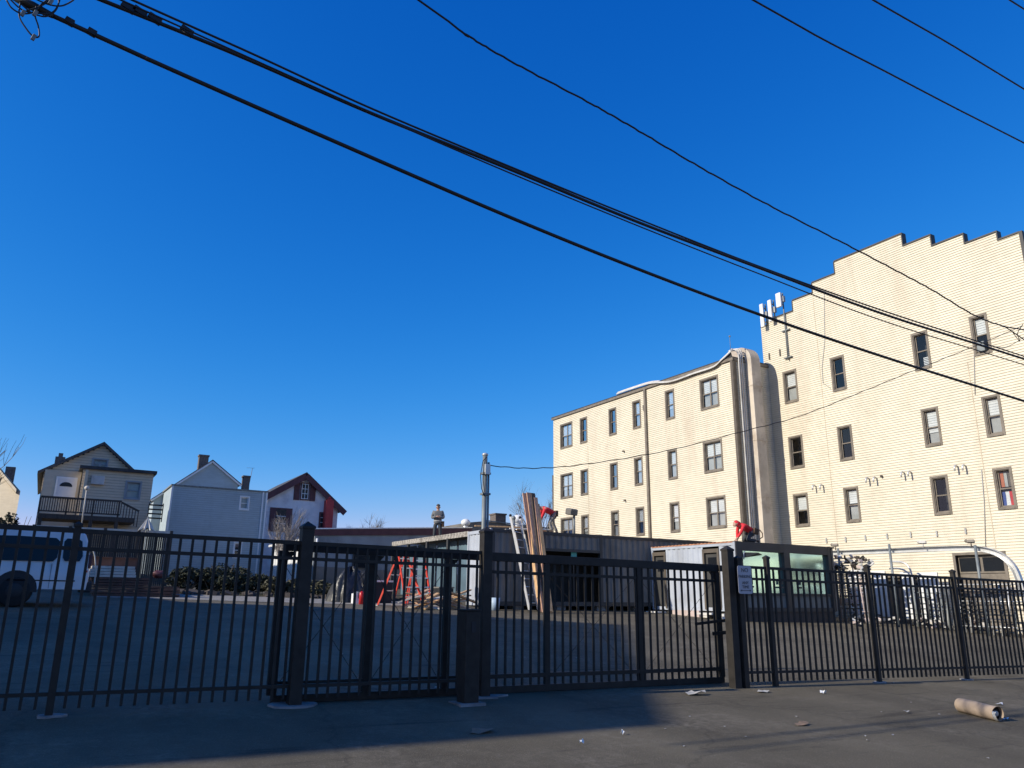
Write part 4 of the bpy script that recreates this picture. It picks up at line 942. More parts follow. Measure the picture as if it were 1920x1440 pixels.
        skin_obj('hood', [[(V['neck']+bk, .10), (V['neck'].lerp(hd, .5)+bk*1.5, (.10, .11)), (hd+bk*1.6+up*.01, (.125, .135)), (hd+bk*1.6+up*.11, (.07, .08))]], top, t)
    for s in (-1, 1):
        e = MB(); side = fw.cross(up).normalized(); e.sphere(hd+fw*.093+side*.033*s+up*.01, .011, 5); e.build('eye', 'hair', t)
        e = MB(); e.sphere(hd+side*.092*s-up*.01, .03, 6, (.5, 1, 1)); e.build('ear', 'skin', t)
    e = MB(); e.sphere(hd+fw*.088-up*.055, .02, 5, (1.3, .5, .4)); e.build('mouth', 'redcloth', t)
    return t, V
# 1 standing man
wp = aY(820, 1000, 33.0)
t, V = person((wp.x, 33.0, CZT), radians(-205), dict(hip=(0, 0, .93), neck=(0, .01, 1.46), head=(0, .03, 1.63), face=(0, 1, -.1),
    shl=(-.20, 0, 1.40), shr=(.20, 0, 1.40), ell=(-.27, .04, 1.13), elr=(.27, .04, 1.13), wrl=(-.08, .24, 1.14), wrr=(.06, .25, 1.18), hal=(.04, .28, 1.16), har=(-.07, .28, 1.20),
    hpl=(-.10, 0, .88), hpr=(.10, 0, .88), knl=(-.13, .03, .48), knr=(.13, .03, .48), anl=(-.15, 0, .09), anr=(.16, 0, .09), tol=(-.17, .16, .035), tor=(.19, .16, .035)),
    'bearded worker in grey fleece and cap standing with clasped hands on the container roof', 'hoodie', 'jeans', 'boot', 'cap', 1.22)
m = MB(); m.tube([Vector((.185*cos(a), .145*sin(a), .985)) for a in [2*pi*k/20 for k in range(21)]], .02, 6); m.build('belt', 'belt', t)
m = MB(); m.rbox((-.24, .02, .86), .10, .16, .24, .2); m.bar((-.25, 0, .72), (-.28, .02, .99), .025); m.build('tool_pouch', 'tool', t)
# 2 bending man in red (faces left = toward -X)
wp = aY(1033, 990, 25.6)
t, V = person((wp.x, 25.6, CZT), radians(78), dict(hip=(0, -.12, .80), neck=(.0, .36, 1.02), head=(.0, .52, 1.00), face=(0, .55, -.9),
    shl=(-.19, .30, .98), shr=(.19, .30, .98), ell=(-.20, .42, .70), elr=(.20, .40, .70), wrl=(-.12, .52, .46), wrr=(.14, .50, .45), hal=(-.10, .56, .30), har=(.11, .55, .29),
    hpl=(-.11, -.10, .76), hpr=(.11, -.08, .76), knl=(-.16, .12, .44), knr=(.17, -.16, .42), anl=(-.17, .02, .09), anr=(.19, -.34, .09), tol=(-.19, .18, .035), tor=(.21, -.18, .035)),
    'dark haired worker in a red shirt and camouflage trousers bending down beside the planks', 'redcloth', 'camo', 'boot', 'hair')
m = MB(); m.rbox((.1, -.26, .82), .16, .1, .22, .2); m.build('tool_pouch', 'tool', t)
# 3 kneeling man in red hood
wp = aY(1397, 1010, DY0+.55)
t, V = person((wp.x, DY0+.55, DZT+.03), radians(80), dict(hip=(0, -.30, .44), neck=(0, .20, .66), head=(0, .37, .68), face=(0, .75, -.6),
    shl=(-.19, .14, .63), shr=(.19, .14, .63), ell=(-.25, .34, .36), elr=(.20, .18, .33), wrl=(-.22, .50, .14), wrr=(.19, .20, .10), hal=(-.22, .62, .05), har=(.19, .30, .04),
    hpl=(-.11, -.27, .40), hpr=(.11, -.27, .40), knl=(-.15, .02, .10), knr=(.16, -.02, .10), anl=(-.15, -.40, .09), anr=(.16, -.44, .09), tol=(-.15, -.50, .04), tor=(.16, -.54, .04)),
    'worker in a red hooded top kneeling on hands and knees at the office container corner', 'redcloth', 'jeans', 'boot', 'hood')
m = MB(); m.rbox((-.2, -.34, .42), .1, .2, .2, .1, (.3, 0)); m.tube([(-.2, -.5, .5), (-.25, -.6, .35), (-.22, -.62, .22), (-.2, -.5, .15)], .02, 6); m.build('tool_pouch', 'tool', t)

# ------------------------------------------------------------------ van
def van():
    x1 = aY(164, 1100, 22.9).x; D = 22.9; g = gz(-1, D); L_ = 5.4; x0 = x1-L_; Wd = 1.95; H = 1.92
    t = thing('parked_van', 'large white passenger van with dark tinted windows, cut by the left edge', 'van', ((x0+x1)/2, D, g))
    pr = [(x1-.02, .42), (x1, .75), (x1-.03, 1.15), (x1-.10, 1.55), (x1-.20, 1.80), (x1-.36, 1.90), (x1-2.6, H), (x1-3.4, H-.04), (x1-3.75, 1.82), (x1-4.25, 1.22), (x1-5.25, 1.02), (x1-5.38, .8), (x1-5.4, .42)]
    def sect(yy, ins, top): return [(a, yy, g+b) for a, b in pr]
    m = MB(); n = len(pr)
    ys = [(0, 0), (.06, 1), (Wd-.06, 1), (Wd, 0)]
    rings = []
    for k, (yy, f) in enumerate(((0, .0), (.03, .0), (Wd-.03, 0), (Wd, 0))):
        ring = []
        for a, b in pr:
            tilt = max(0, b-1.05)*.16; y = yy+(tilt if k < 2 else -tilt); s = .985 if k in (0, 3) else 1
            cx = (x0+x1)/2; ring.append((cx+(a-cx)*s, D+y, g+b*(1 if k in (1, 2) else .992)))
        rings.append(ring)
    # wheel arches cut as separate dark discs (proud)
    m.add(sum(rings, []), [(k*n+i, k*n+(i+1) % n, (k+1)*n+(i+1) % n, (k+1)*n+i) for k in range(3) for i in range(n)]+[tuple(range(n))[::-1], tuple(range(3*n, 4*n))])
    m.build('body', 'vanwhite', t, .03)
    def glass(poly, nm='window', mt='vglass', off=.012):
        m = MB(); pts = [(a, D+max(0, b-1.05)*.16-off, g+b) for a, b in poly]; m.prism(pts, (0, .02, 0)); return m.build(nm, mt, t)
    bx = x1
    def X(px): return aY(px, 1040, D).x
    r = .06
    glass([(X(118)+r, 1.12), (X(154)-.04, 1.12), (X(154)+.02, 1.25), (X(151), 1.62), (X(148)-.06, 1.68), (X(122), 1.68), (X(117), 1.60), (X(121)-.03, 1.2)])
    glass([(X(110)-.1, 1.10), (X(110)-.02, 1.2), (X(109), 1.6), (X(108)-.08, 1.68), (X(30), 1.70), (X(30), 1.10)])
    glass([(X(30)-.03, 1.10), (X(30)-.03, 1.70), (X(-60), 1.69), (X(-60), 1.10)])
    glass([(X(-60)-.05, 1.10), (X(-60)-.05, 1.68), (x0+1.75, 1.64), (x0+1.28, 1.14)])
    wx = X(38)
    for cx in (wx, wx-3.45):
        m = MB(); m.prism([(cx+.47*cos(a), D-.008, g+.40+.47*sin(a)) for a in [pi*k/14-.1 for k in range(15)]]+[(cx-.47, D-.008, g+.36)], (0, .06, 0)); m.build('wheel_arch', 'trim', t)
        for yy in (D-.01, D+Wd-.24):
            m = MB(); m.tube([(cx, yy, g+.38), (cx, yy+.03, g+.38), (cx, yy+.22, g+.38), (cx, yy+.25, g+.38)], [.33, .385, .385, .33], 24); w = m.build('wheel', 'tyre', t)
            m = MB(); m.tube([(cx, yy-.012, g+.38), (cx, yy+.02, g+.38)], [.16, .22], 16); m.build('rim', 'trim', w)
    m = MB(); m.box(x1-.14, x1+.10, D+.02, D+Wd-.02, g+.36, g+.62); m.build('bumper', 'trim', t, .03)
    m = MB(); m.box(x0-.08, x0+.2, D+.02, D+Wd-.02, g+.36, g+.66); m.build('bumper', 'trim', t, .03)
    m = MB(); m.box(x1-.06, x1+.012, D+.004, D+.16, g+.95, g+1.30); m.build('tail_light', 'maroon', t, .01)
    m = MB(); m.box(x0+.02, x0+.3, D-.005, D+.25, g+.78, g+.95); m.build('headlight', 'glass', t)
    m = MB(); [m.box(a, a+.008, D-.006, D+.02, g+.45, g+1.05) for a in (X(100), X(60), X(30)-.01)]; m.box(x0+.9, x1-.3, D-.01, D+.02, g+.62, g+.65); m.build('door_seam', 'trim', t)
    m = MB(); m.bar((x1-3.1, D+.28, g+H+.05), (x1-.5, D+.28, g+H+.03), .04, .04); m.build('roof_rail', 'trim', t)
    m = MB(); m.box(x1-.12, x1-.05, D-.013, D+.03, g+.85, g+.90); m.build('marker_lamp', 'red', t)
van()

# ------------------------------------------------------------------ houses
def gable_roof(mb, fr, u0, u1, ze, up, zp, dback, th=.14, ov=.25):
    """ridge runs away from the viewer; eaves at u0,u1"""
    for a, za, b, zb in ((u0-ov, ze-ov*(zp-ze)/(up-u0), up, zp), (up, zp, u1+ov, ze-ov*(zp-ze)/(u1-up))):
        mb.hexa([fr.p(a, za, ov), fr.p(b, zb, ov), fr.p(b, zb, -dback), fr.p(a, za, -dback), fr.p(a, za+th, ov), fr.p(b, zb+th, ov), fr.p(b, zb+th, -dback), fr.p(a, za+th, -dback)])
def gable_range(u0, u1, ze, up, zp):
    def f(z):
        if z <= ze: return [(u0, u1)]
        q = (z-ze)/(zp-ze); return [(u0+(up-u0)*q, u1-(u1-up)*q)]
    return f
# tan house
D1 = 42.0; Fh = Fr((0, D1), (1, 0), (0, -1))
q = lambda px, py, Y: aY(px, py, Y)
u0, u1 = q(80, 900, D1).x, q(262, 900, D1).x; ze = q(82, 884, D1).z; upk = q(195, 832, D1).x; zp = q(195, 835, D1).z; ze2 = ze
t = thing('house', 'tan clapboard house with a raised back deck and a white door', 'house', ((u0+u1)/2, D1, gz(2, D1)))
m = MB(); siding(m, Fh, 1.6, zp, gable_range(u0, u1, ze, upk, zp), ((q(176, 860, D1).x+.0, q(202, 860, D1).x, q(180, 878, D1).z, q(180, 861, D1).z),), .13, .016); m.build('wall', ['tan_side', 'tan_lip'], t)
m = MB(); m.box(u0+.03, u1-.03, D1+.7, D1+9, 1.6, ze); m.box(u0+.03, u0+.08, D1+.03, D1+.7, 1.6, ze); m.box(u1-.08, u1-.03, D1+.03, D1+.7, 1.6, ze); m.build('house_body', 'tan_side', t)
m = MB(); gable_roof(m, Fh, u0, u1, ze, upk, zp, 9); m.build('roof', 'shingle', t)
window(t, Fh, q(176, 860, D1).x, q(202, 860, D1).x, q(180, 878, D1).z, q(180, 861, D1).z, 2, 'blind2', 'gray_lip', .06)
c = q(113, 860, D1+3); m = MB(); m.box(c.x-.22, c.x+.22, D1+3, D1+3.5, ze, c.z+.1); m.box(c.x-.1, c.x+.1, D1+3.1, D1+3.3, c.z+.1, c.z+.3); m.build('chimney', 'brick', t)
# rear extension
D2 = 40.4; Fx = Fr((0, D2), (1, 0), (0, -1)); e0, e1 = q(153, 900, D2).x, q(287, 900, D2).x; ezt = q(220, 884, D2).z
wo = (q(236, 920, D2).x, q(262, 920, D2).x, q(249, 935, D2).z, q(249, 904, D2).z)
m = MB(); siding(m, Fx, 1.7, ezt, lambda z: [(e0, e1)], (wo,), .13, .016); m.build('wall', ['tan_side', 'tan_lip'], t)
m = MB(); m.box(e0+.02, e1-.02, D2+.7, D1-.02, 1.7, ezt-.02); m.box(e0+.02, e0+.07, D2+.03, D2+.7, 1.7, ezt-.02); m.box(e1-.07, e1-.02, D2+.03, D2+.7, 1.7, ezt-.02); m.build('extension_body', 'tan_side', t)
m = MB(); m.box(e0-.15, e1+.12, D2-.18, D1+.0, ezt, ezt+.14); m.build('roof', 'roofdark', t)
window(t, Fx, *wo, 1, 'blind2', 'gray_lip', .06)
wd = (q(170, 905, D2).x, q(195, 905, D2).x, q(180, 909, D2).z, q(180, 893, D2).z)
m = MB(); Fx.box(m, wd[0], wd[1], .0, .18, wd[2], wd[3]); m.build('wall_air_conditioner', 'offwhite', t, .02)
m = MB(); Fx.box(m, q(157, 905, D2).x, q(163, 905, D2).x, .02, .16, 2.2, ezt-.05); m.build('downspout', 'tan_side', t)
D3 = 41.2; Fd = Fr((0, D3), (1, 0), (0, -1)); a0, a1 = q(82, 900, D3).x, q(150, 900, D3).x
m = MB(); m.box(a0, e0-.02, D3, D1-.02, 1.8, ezt-.05); m.build('porch_wall', 'tan_side', t)
dr = (q(107, 905, D3).x, q(142, 905, D3).x, q(125, 935, D3).z, q(125, 897, D3).z)
m = MB(); Fd.box(m, dr[0]-.06, dr[1]+.06, .01, .05, dr[2], dr[3]+.06); d = m.build('door', 'white', t)
m = MB(); Fd.box(m, dr[0], dr[1], .052, .07, dr[2], dr[3]); m.build('leaf', 'white', d)
m = MB(); cx = (dr[0]+dr[1])/2; zc = dr[3]-.38; m.prism([Fd.p(cx+.26*cos(pi*k/10), zc+.2*sin(pi*k/10), .071) for k in range(11)], (0, -.01, 0)); m.build('fanlight', 'vglass', d)
# deck
D4 = 38.6; dz_ = q(150, 966, D4).z; k0, k1 = q(72, 960, D4).x, q(226, 960, D4).x
t2 = thing('wooden_deck', 'brown raised wooden deck with a baluster railing behind the tan house', 'deck', (k0, D4, gz(k0, D4)))
m = MB(); m.box(k0, k1+.6, D4, D2-.05, dz_-.2, dz_); m.build('platform', 'wood_dark', t2)
zr = q(150, 937, D4).z
m = MB(); m.box(k0, k1, D4-.03, D4+.06, zr, zr+.08); m.box(k0, k1, D4, D4+.04, dz_+.08, dz_+.14); m.build('handrail', 'wood_dark', t2)
n = 34
for i in range(n+1):
    xx = k0+(k1-k0)*i/n; w = .07 if i % 11 == 0 else .035; m = MB(); m.box(xx-w/2, xx+w/2, D4, D4+w, dz_+.14 if w < .05 else dz_, zr); m.build('baluster', 'wood_dark', t2)
for xx in (k0+.1, k0+2, k1-.1):
    m = MB(); m.box(xx-.07, xx+.07, D4+.02, D4+.16, gz(xx, D4), dz_-.2); m.build('deck_post', 'wood_dark', t2)
m = MB(); m.bar((k1, D4+.05, zr), (k1+.75, D4+.05, zr-.35), .07, .08); [m.bar((k1+.12*i, D4+.05, zr-.05*i), (k1+.12*i, D4+.05, zr-.05*i-.75), .035) for i in range(1, 7)]; m.build('stair_rail', 'wood_dark', t2)
# pole with finial on the deck
p = q(154, 975, 38.0); m = MB(); m.tube([q(152, 990, 38), q(163, 915, 38)], .03, 6); m.sphere(q(163, 915, 38), .1, 6); single(m, 'garden_torch', 'wood_pale', 'leaning garden torch pole in front of the deck railing', 'garden torch')
# black chairs/rack on the roof ledge right of the extension
p = q(291, 960, 39.5); t2 = thing('shelf_rack', 'black slatted shelf rack between the tan and blue grey houses', 'rack', tuple(p))
for i in range(4):
    m = MB(); m.box(p.x-.3, p.x+.3, 39.4, 39.7, p.z-.3+.2*i, p.z-.26+.2*i); m.build('shelf', 'trim', t2)
m = MB(); [m.box(p.x+s*.3-.02, p.x+s*.3+.02, 39.4, 39.44, p.z-.45, p.z+.4) for s in (-1, 1)]; m.build('upright', 'trim', t2)
# blue grey house
D5 = 50.0; Fg = Fr((0, D5), (1, 0), (0, -1)); g0, g1 = q(318, 950, D5).x, q(499, 950, D5).x
gzt = q(330, 911, D5).z; gw = (q(451, 940, D5).x, q(466, 940, D5).x, q(458, 955, D5).z, q(458, 932, D5).z)
t = thing('house', 'blue grey clapboard house with one small white window', 'house', ((g0+g1)/2, D5, gz(7, D5)))
bd = (q(440, 1020, D5).x, q(452, 1020, D5).x, q(446, 1045, D5).z, q(446, 1018, D5).z)
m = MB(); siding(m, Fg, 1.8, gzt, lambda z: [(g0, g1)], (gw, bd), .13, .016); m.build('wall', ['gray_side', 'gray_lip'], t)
m = MB(); m.box(g0+.02, g1-.02, D5+.7, D5+4, 1.8, gzt-.02); m.box(g0+.02, g0+.07, D5+.03, D5+.7, 1.8, gzt-.02); m.box(g1-.07, g1-.02, D5+.03, D5+.7, 1.8, gzt-.02); m.build('house_body', 'gray_side', t)
m = MB(); m.box(g0-.06, g1+.06, D5-.06, D5+4, gzt, gzt+.09); m.build('roof', 'shingle_lt', t)
window(t, Fg, *gw, 1, 'blind2', 'white', .07); window(t, Fg, *bd, 1, None, 'white', .07)
for a_, b_, nm_ in ((g0-.02, g0+.08, 'corner_board'), (g1-.08, g1+.02, 'corner_board'), (g1-.30, g1-.21, 'downspout')):
    m = MB(); Fg.box(m, a_, b_, .0, .05, 1.8, gzt); m.build(nm_, 'white', t)
D6 = D5+4; Fg2 = Fr((0, D6), (1, 0), (0, -1)); h0, h1 = q(288, 940, D6).x, q(446, 912, D6).x; hp_ = q(398, 868, D6); hze = q(440, 908, D6).z; hzl = q(290, 938, D6).z
m = MB(); m.prism([Fg2.p(h0, 2), Fg2.p(h1, 2), Fg2.p(h1, hze), Fg2.p(hp_.x, hp_.z), Fg2.p(h0, hzl)], (0, 6, 0)); m.build('main_gable', 'gray_side', t)
m = MB(); m.bar(Fg2.p(h0-.15, hzl-.05, .1), Fg2.p(hp_.x, hp_.z+.06, .1), .12, .1); m.bar(Fg2.p(hp_.x, hp_.z+.06, .1), Fg2.p(h1+.2, hze-.1, .1), .12, .1); m.build('rake_board', 'white', t)
m = MB()
for a, b in (((h0-.15, hzl-.02), (hp_.x, hp_.z+.12)), ((hp_.x, hp_.z+.12), (h1+.2, hze-.05))):
    m.hexa([Fg2.p(a[0], a[1], .1), Fg2.p(b[0], b[1], .1), Fg2.p(b[0], b[1], -6.1), Fg2.p(a[0], a[1], -6.1), Fg2.p(a[0], a[1]+.1, .1), Fg2.p(b[0], b[1]+.1, .1), Fg2.p(b[0], b[1]+.1, -6.1), Fg2.p(a[0], a[1]+.1, -6.1)])
m.build('roof', 'shingle', t)
for (px, py, w, hh, mt) in ((383, 856, .30, 1.6, 'brick'), (463, 895, .22, 1.1, 'brick')):
    c = q(px, py, D6+1.5); m = MB(); m.box(c.x-w, c.x+w, D6+1.5, D6+2.0, c.z-hh-.6, c.z); m.box(c.x-w-.04, c.x+w+.04, D6+1.46, D6+2.04, c.z+.002, c.z+.12); m.build('chimney', mt, t)
c = q(472, 878, D6+1.5); m = MB(); m.tube([(c.x-.1, c.y, c.z-1.5), (c.x+.05, c.y, c.z)], .02, 5); m.bar((c.x-.35, c.y, c.z), (c.x+.2, c.y, c.z+.03), .015); m.build('tv_aerial', 'galv', t)
# white house
D7 = 56.5; Fw7 = Fr((0, D7), (1, 0), (0, -1)); v0, v1 = q(502, 930, D7).x, q(634, 950, D7).x; vz0 = q(503, 925, D7).z; vp = q(573, 892, D7); 
t = thing('house', 'pale stucco gable house with maroon trim and a bright red chimney', 'house', ((v0+v1)/2, D7, gz(14, 50)))
aw = (q(565, 920, D7).x, q(578, 920, D7).x, q(570, 936, D7).z, q(570, 907, D7).z)
m = MB()
zz = q(634, 950, D7).z
m.prism([Fw7.p(v0, 2.2), Fw7.p(v1, 2.2), Fw7.p(v1, zz), Fw7.p(vp.x, vp.z), Fw7.p(v0, vz0)], (0, 8, 0)); m.build('wall', 'stucco', t)
m = MB()
for a, b in (((v0-.35, vz0-.3), (vp.x, vp.z+.1)), ((vp.x, vp.z+.1), (v1+.45, zz-.35))):
    m.hexa([Fw7.p(a[0], a[1], .3), Fw7.p(b[0], b[1], .3), Fw7.p(b[0], b[1], -8.2), Fw7.p(a[0], a[1], -8.2), Fw7.p(a[0], a[1]+.13, .3), Fw7.p(b[0], b[1]+.13, .3), Fw7.p(b[0], b[1]+.13, -8.2), Fw7.p(a[0], a[1]+.13, -8.2)])
m.build('roof', 'shingle', t)
m = MB(); m.bar(Fw7.p(v0-.35, vz0-.42, .32), Fw7.p(vp.x, vp.z-.06, .32), .05, .42, (0, 0, 1)); m.bar(Fw7.p(vp.x, vp.z-.06, .36), Fw7.p(v1+.45, zz-.5, .36), .05, .42, (0, 0, 1)); m.build('rake_board', 'maroon', t)
window(t, Fr((0, D7-.7), (1, 0), (0, -1)), *[a for a in aw], 1, 'blind2', 'maroon', .08) if False else None
m = MB(); Fw7.box(m, aw[0]-.08, aw[1]+.08, .0, .06, aw[2]-.08, aw[3]+.08); wdw = m.build('window', 'maroon', t)
m = MB(); Fw7.box(m, aw[0], aw[1], .061, .07, aw[2], aw[3]); m.build('pane', 'vglass', wdw)
m = MB(); [Fw7.box(m, aw[0]+(aw[1]-aw[0])*f-.02, aw[0]+(aw[1]-aw[0])*f+.02, .071, .08, aw[2], aw[3]) for f in (.05, .5, .95)]; [Fw7.box(m, aw[0], aw[1], .0715, .081, aw[2]+(aw[3]-aw[2])*f-.02, aw[2]+(aw[3]-aw[2])*f+.02) for f in (.03, .35, .66, .97)]; m.build('muntins', 'white', wdw)
for s in (0, 1):
    a = aw[1]+.12 if s else aw[0]-.12-.42; m = MB(); Fw7.box(m, a, a+.42, .01, .06, aw[2]-.1, aw[3]+.05); [Fw7.box(m, a+.04, a+.38, .06, .075, aw[2]+.1*i, aw[2]+.06+.1*i) for i in range(9)]; m.build('shutter', 'maroon', t)
for (pa, pb, pt, pbt) in ((505, 547, 951, 996), (598, 608, 960, 990)):
    a, b = q(pa, 970, D7).x, q(pb, 970, D7).x; zA, zB = q(pa, pbt, D7).z, q(pa, pt, D7).z
    m = MB(); Fw7.box(m, a, b, .01, .06, zA, zB); w_ = m.build('window', 'maroon', t)
    m = MB(); Fw7.box(m, a+(b-a)*.28, b-(b-a)*.28, .061, .07, zA+.1, zB-.1); m.build('pane', 'vglass', w_)
    m = MB(); [Fw7.box(m, a+(b-a)*.28, b-(b-a)*.28, .0705, .078, zA+(zB-zA)*f-.02, zA+(zB-zA)*f+.02) for f in (.35, .65)]; m.build('muntins', 'white', w_)
c0, c1 = q(611, 960, D7-.6).x, q(625, 960, D7-.6).x; cz1 = q(618, 938, D7-.6).z
m = MB(); m.box(c0, c1, D7-.6, D7+.1, 2.3, cz1); m.box(c0+.1, c1-.1, D7-.5, D7, cz1, cz1+.12); m.tube([((c0+c1)/2, D7-.3, cz1+.12), ((c0+c1)/2, D7-.3, cz1+.3)], .12, 8); m.build('chimney', 'redpaint', t)
# low building with maroon parapet
D8 = 40.0; Fl = Fr((0, D8), (1, 0), (0, -1)); l0 = q(590, 1010, D8).x; l1 = q(884, 1010, D8).x; zl0 = q(590, 991, D8).z; zl1 = q(880, 988, D8).z
t = thing('low_building', 'long low grey garage building with a maroon parapet band', 'building', (l0, D8, gz(l0, D8)))
m = MB(); m.prism([Fl.p(l0, 1.9), Fl.p(l1, 1.4), Fl.p(l1, zl1-.45), Fl.p(l0, zl0-.35)], (0, 8.5, 0)); m.build('wall', 'block', t)
m = MB(); m.prism([Fl.p(l0-.05, zl0-.35, .06), Fl.p(l1, zl1-.45, .06), Fl.p(l1, zl1-.06, .06), Fl.p(l0-.05, zl0-.04, .06)], (0, .4, 0)); m.build('parapet_band', 'maroon', t)
m = MB(); m.prism([Fl.p(l0-.07, zl0-.038, .09), Fl.p(l1, zl1-.058, .09), Fl.p(l1, zl1, .09), Fl.p(l0-.07, zl0+.02, .09)], (0, .5, 0)); m.build('coping', 'alum', t)
m = MB(); m.prism([Fl.p(l0+.02, 1.95, .03), Fl.p(l1, 1.5, .03), Fl.p(l1, 2.75, .03), Fl.p(l0+.02, 3.0, .03)], (0, .03, 0)); m.build('plinth_band', 'cont_grey', t)
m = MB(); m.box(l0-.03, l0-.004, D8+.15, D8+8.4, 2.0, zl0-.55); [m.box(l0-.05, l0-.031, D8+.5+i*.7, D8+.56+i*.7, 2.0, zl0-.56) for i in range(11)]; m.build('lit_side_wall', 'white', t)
m = MB(); m.box(l0-.25, l0+.1, D8+.4, D8+8.6, zl0-.54, zl0-.42); m.build('eave', 'white', t)
for px in (660, 735, 800):
    u = q(px, 1060, D8).x; m = MB(); Fl.box(m, u, u+.9, .0, .07, 2.95, 3.75); w_ = m.build('window', 'cont_dark', t); m = MB(); Fl.box(m, u+.06, u+.84, .071, .08, 3.0, 3.7); m.build('pane', 'vglass', w_)
m = MB(); m.tube([Fl.p(l0+.1, 2, .1), Fl.p(l0+.1, zl0-.5, .1)], .06, 8); m.build('downspout', 'white', t)
# dark building beyond with chimney
Da = 46.0; e0_ = q(878, 985, Da).x; e1_ = q(1042, 985, Da).x; za, zb_ = q(905, 977, Da).z, q(1030, 993, Da).z
t = thing('low_building', 'flat dark building with a squat chimney behind the container roof', 'building', (e0_, Da, gz(e0_, Da)))
m = MB(); m.prism([(e0_, Da, 2), (e1_, Da, 2), (e1_, Da, zb_), (e0_+1.2, Da, za), (e0_, Da, za-.15)], (0, 6, 0)); m.build('wall', 'cont_grey', t)
m = MB(); m.bar((e0_+1.2, Da-.03, za+.05), (e1_, Da-.03, zb_+.05), .1, .07); m.build('coping', 'galv', t)
c = q(943, 965, Da); m = MB(); m.box(c.x-.45, c.x+.35, Da+.2, Da+1, za-.5, c.z); m.box(c.x-.5, c.x+.4, Da+.15, Da+1.05, c.z+.002, c.z+.1); m.build('chimney', 'brick', t)
# partial house and hedge at far left
D9 = 41.0; t = thing('house', 'sunlit tan house gable cut off by the left edge behind a dark hedge', 'house', (-4, D9, gz(-4, D9)))
nn = Vector((-.707, -.707, 0)); pp = Vector((-1.6, 41, 0))
def aN(px, py, k=0):
    d = ray(px, py); o = Vector((0, 0, ZC)); return o+d*(((pp-nn*k)-o).dot(nn)/d.dot(nn))
a = aN(-4, 872); b = aN(37, 925); c = aN(24, 1000); uu = Vector((.707, -.707, 0))
L0 = a-uu*4; L0.z = a.z-2.0; bk = Vector((-.35, 4.5, 0))
m = MB(); m.prism([Vector((L0.x, L0.y, 2)), Vector((c.x, c.y, 2)), Vector((c.x, c.y, b.z+.1)), a, L0], bk); m.build('wall', 'tan_side', t)
m = MB()
for p_, q_ in ((L0-uu*.2, a), (a, b+uu*.1)):
    e_ = nn*.3; up_ = Vector((0, 0, .14)); m.hexa([p_+e_, q_+e_, q_+bk, p_+bk, p_+e_+up_, q_+e_+up_, q_+bk+up_, p_+bk+up_])
m.build('roof', 'tan_side', t)
cc = aN(20, 880, 2.0); m = MB(); m.box(cc.x-.2, cc.x+.2, cc.y-.2, cc.y+.2, cc.z-1.2, cc.z+.1); m.build('chimney', 'brick', t)

# board fence behind the yard
D10 = 36.5; f0, f1 = q(55, 1040, D10).x, q(316, 1040, D10).x; t = thing('board_fence', 'dark weathered board fence behind the van and timber stacks', 'fence', (f0, D10, gz(f0, D10)))
zt_ = q(200, 990, D10).z; n = 64; 
m = MB()
random.seed(2)
for i in range(n):
    x_ = f0+(f1-f0)*i/n; m.box(x_, x_+(f1-f0)/n-.012, D10, D10+.025, gz(x_, D10), zt_-.25+random.uniform(-.02, .02))
m.build('boards', 'wood_dark', t)
for i in range(5):
    x_ = f0+(f1-f0)*i/4; m = MB(); m.box(x_-.06, x_+.06, D10-.13, D10-.003, gz(x_, D10), zt_); m.build('post', 'wood_dark', t)
m = MB(); m.box(f0, f1, D10-.11, D10-.02, zt_-.12, zt_-.02); m.build('rail', 'wood_pale', t)
# pergola slats/rafters on it
for i in range(7):
    x_ = f0+1.5+i*.9
# closed pale parasol
p = q(277, 975, 36.0); t = thing('garden_parasol', 'folded pale garden parasol hanging over the board fence', 'parasol', (p.x, 36, gz(p.x, 36)))
m = MB(); m.tube([(p.x, 36, gz(p.x, 36)), (p.x, 36, p.z+.15)], .025, 6); m.build('pole', 'galv', t)
m = MB(); vs = [(p.x, 36, p.z+.12)]; K = 16
for j in range(K): a = 2*pi*j/K; r = .34*(1 if j % 2 else .45); vs.append((p.x+r*cos(a), 36+r*sin(a), p.z-.45+(0 if j % 2 else .12)))
m.add(vs, [(0, 1+j, 1+(j+1) % K) for j in range(K)]); m.build('canopy', 'offwhite', t)
# timber box and board stacks right of the van
D11 = 28.2
b0, b1 = q(172, 1110, D11).x, q(338, 1110, D11).x; g = gz(2, D11); ztb = q(250, 1083, D11).z
t = thing('timber_planter', 'long low box of stacked brown timbers right of the van', 'timber box', (b0, D11, g))
hN = 7; hh = (ztb-g)/hN
for i in range(hN):
    m = MB(); m.box(b0+random.uniform(0, .05), b1-random.uniform(0, .05)-(.9 if i > 3 else 0), D11, D11+2.2, g+i*hh+.01, g+(i+1)*hh-.008); m.build('timber', 'wood_brown', t)
t = thing('board_stack', 'stack of pale boards lying on the brown timber box', 'boards', (b0, D11, ztb))
s0, s1 = q(166, 1070, D11).x, q(257, 1070, D11).x; z2 = q(220, 1061, D11).z
for i in range(4):
    a = ztb+.005+i*(z2-ztb)/4; m = MB(); m.box(s0+.03*i, s1-.02*i, D11+.1, D11+1.7, a, a+(z2-ztb)/4-.012); m.build('board', 'wood_pale', t)
z3 = q(220, 1045, 29.6).z
m = MB(); m.box(q(166, 1050, 29.6).x, q(258, 1050, 29.6).x, 29.6, 30.3, z2-.2, z3); m.box(q(166, 1050, 29.6).x, q(258, 1050, 29.6).x, 29.55, 29.6, z3-.03, z3); single(m, 'brown_crate', 'wood_brown', 'long brown crate behind the pale board stack', 'crate')
p = q(298, 1077, 28.6); draped(p.x, p.y, .001, .001, .001, 'x', 'tarp', 'x', 'x', 1) if False else None
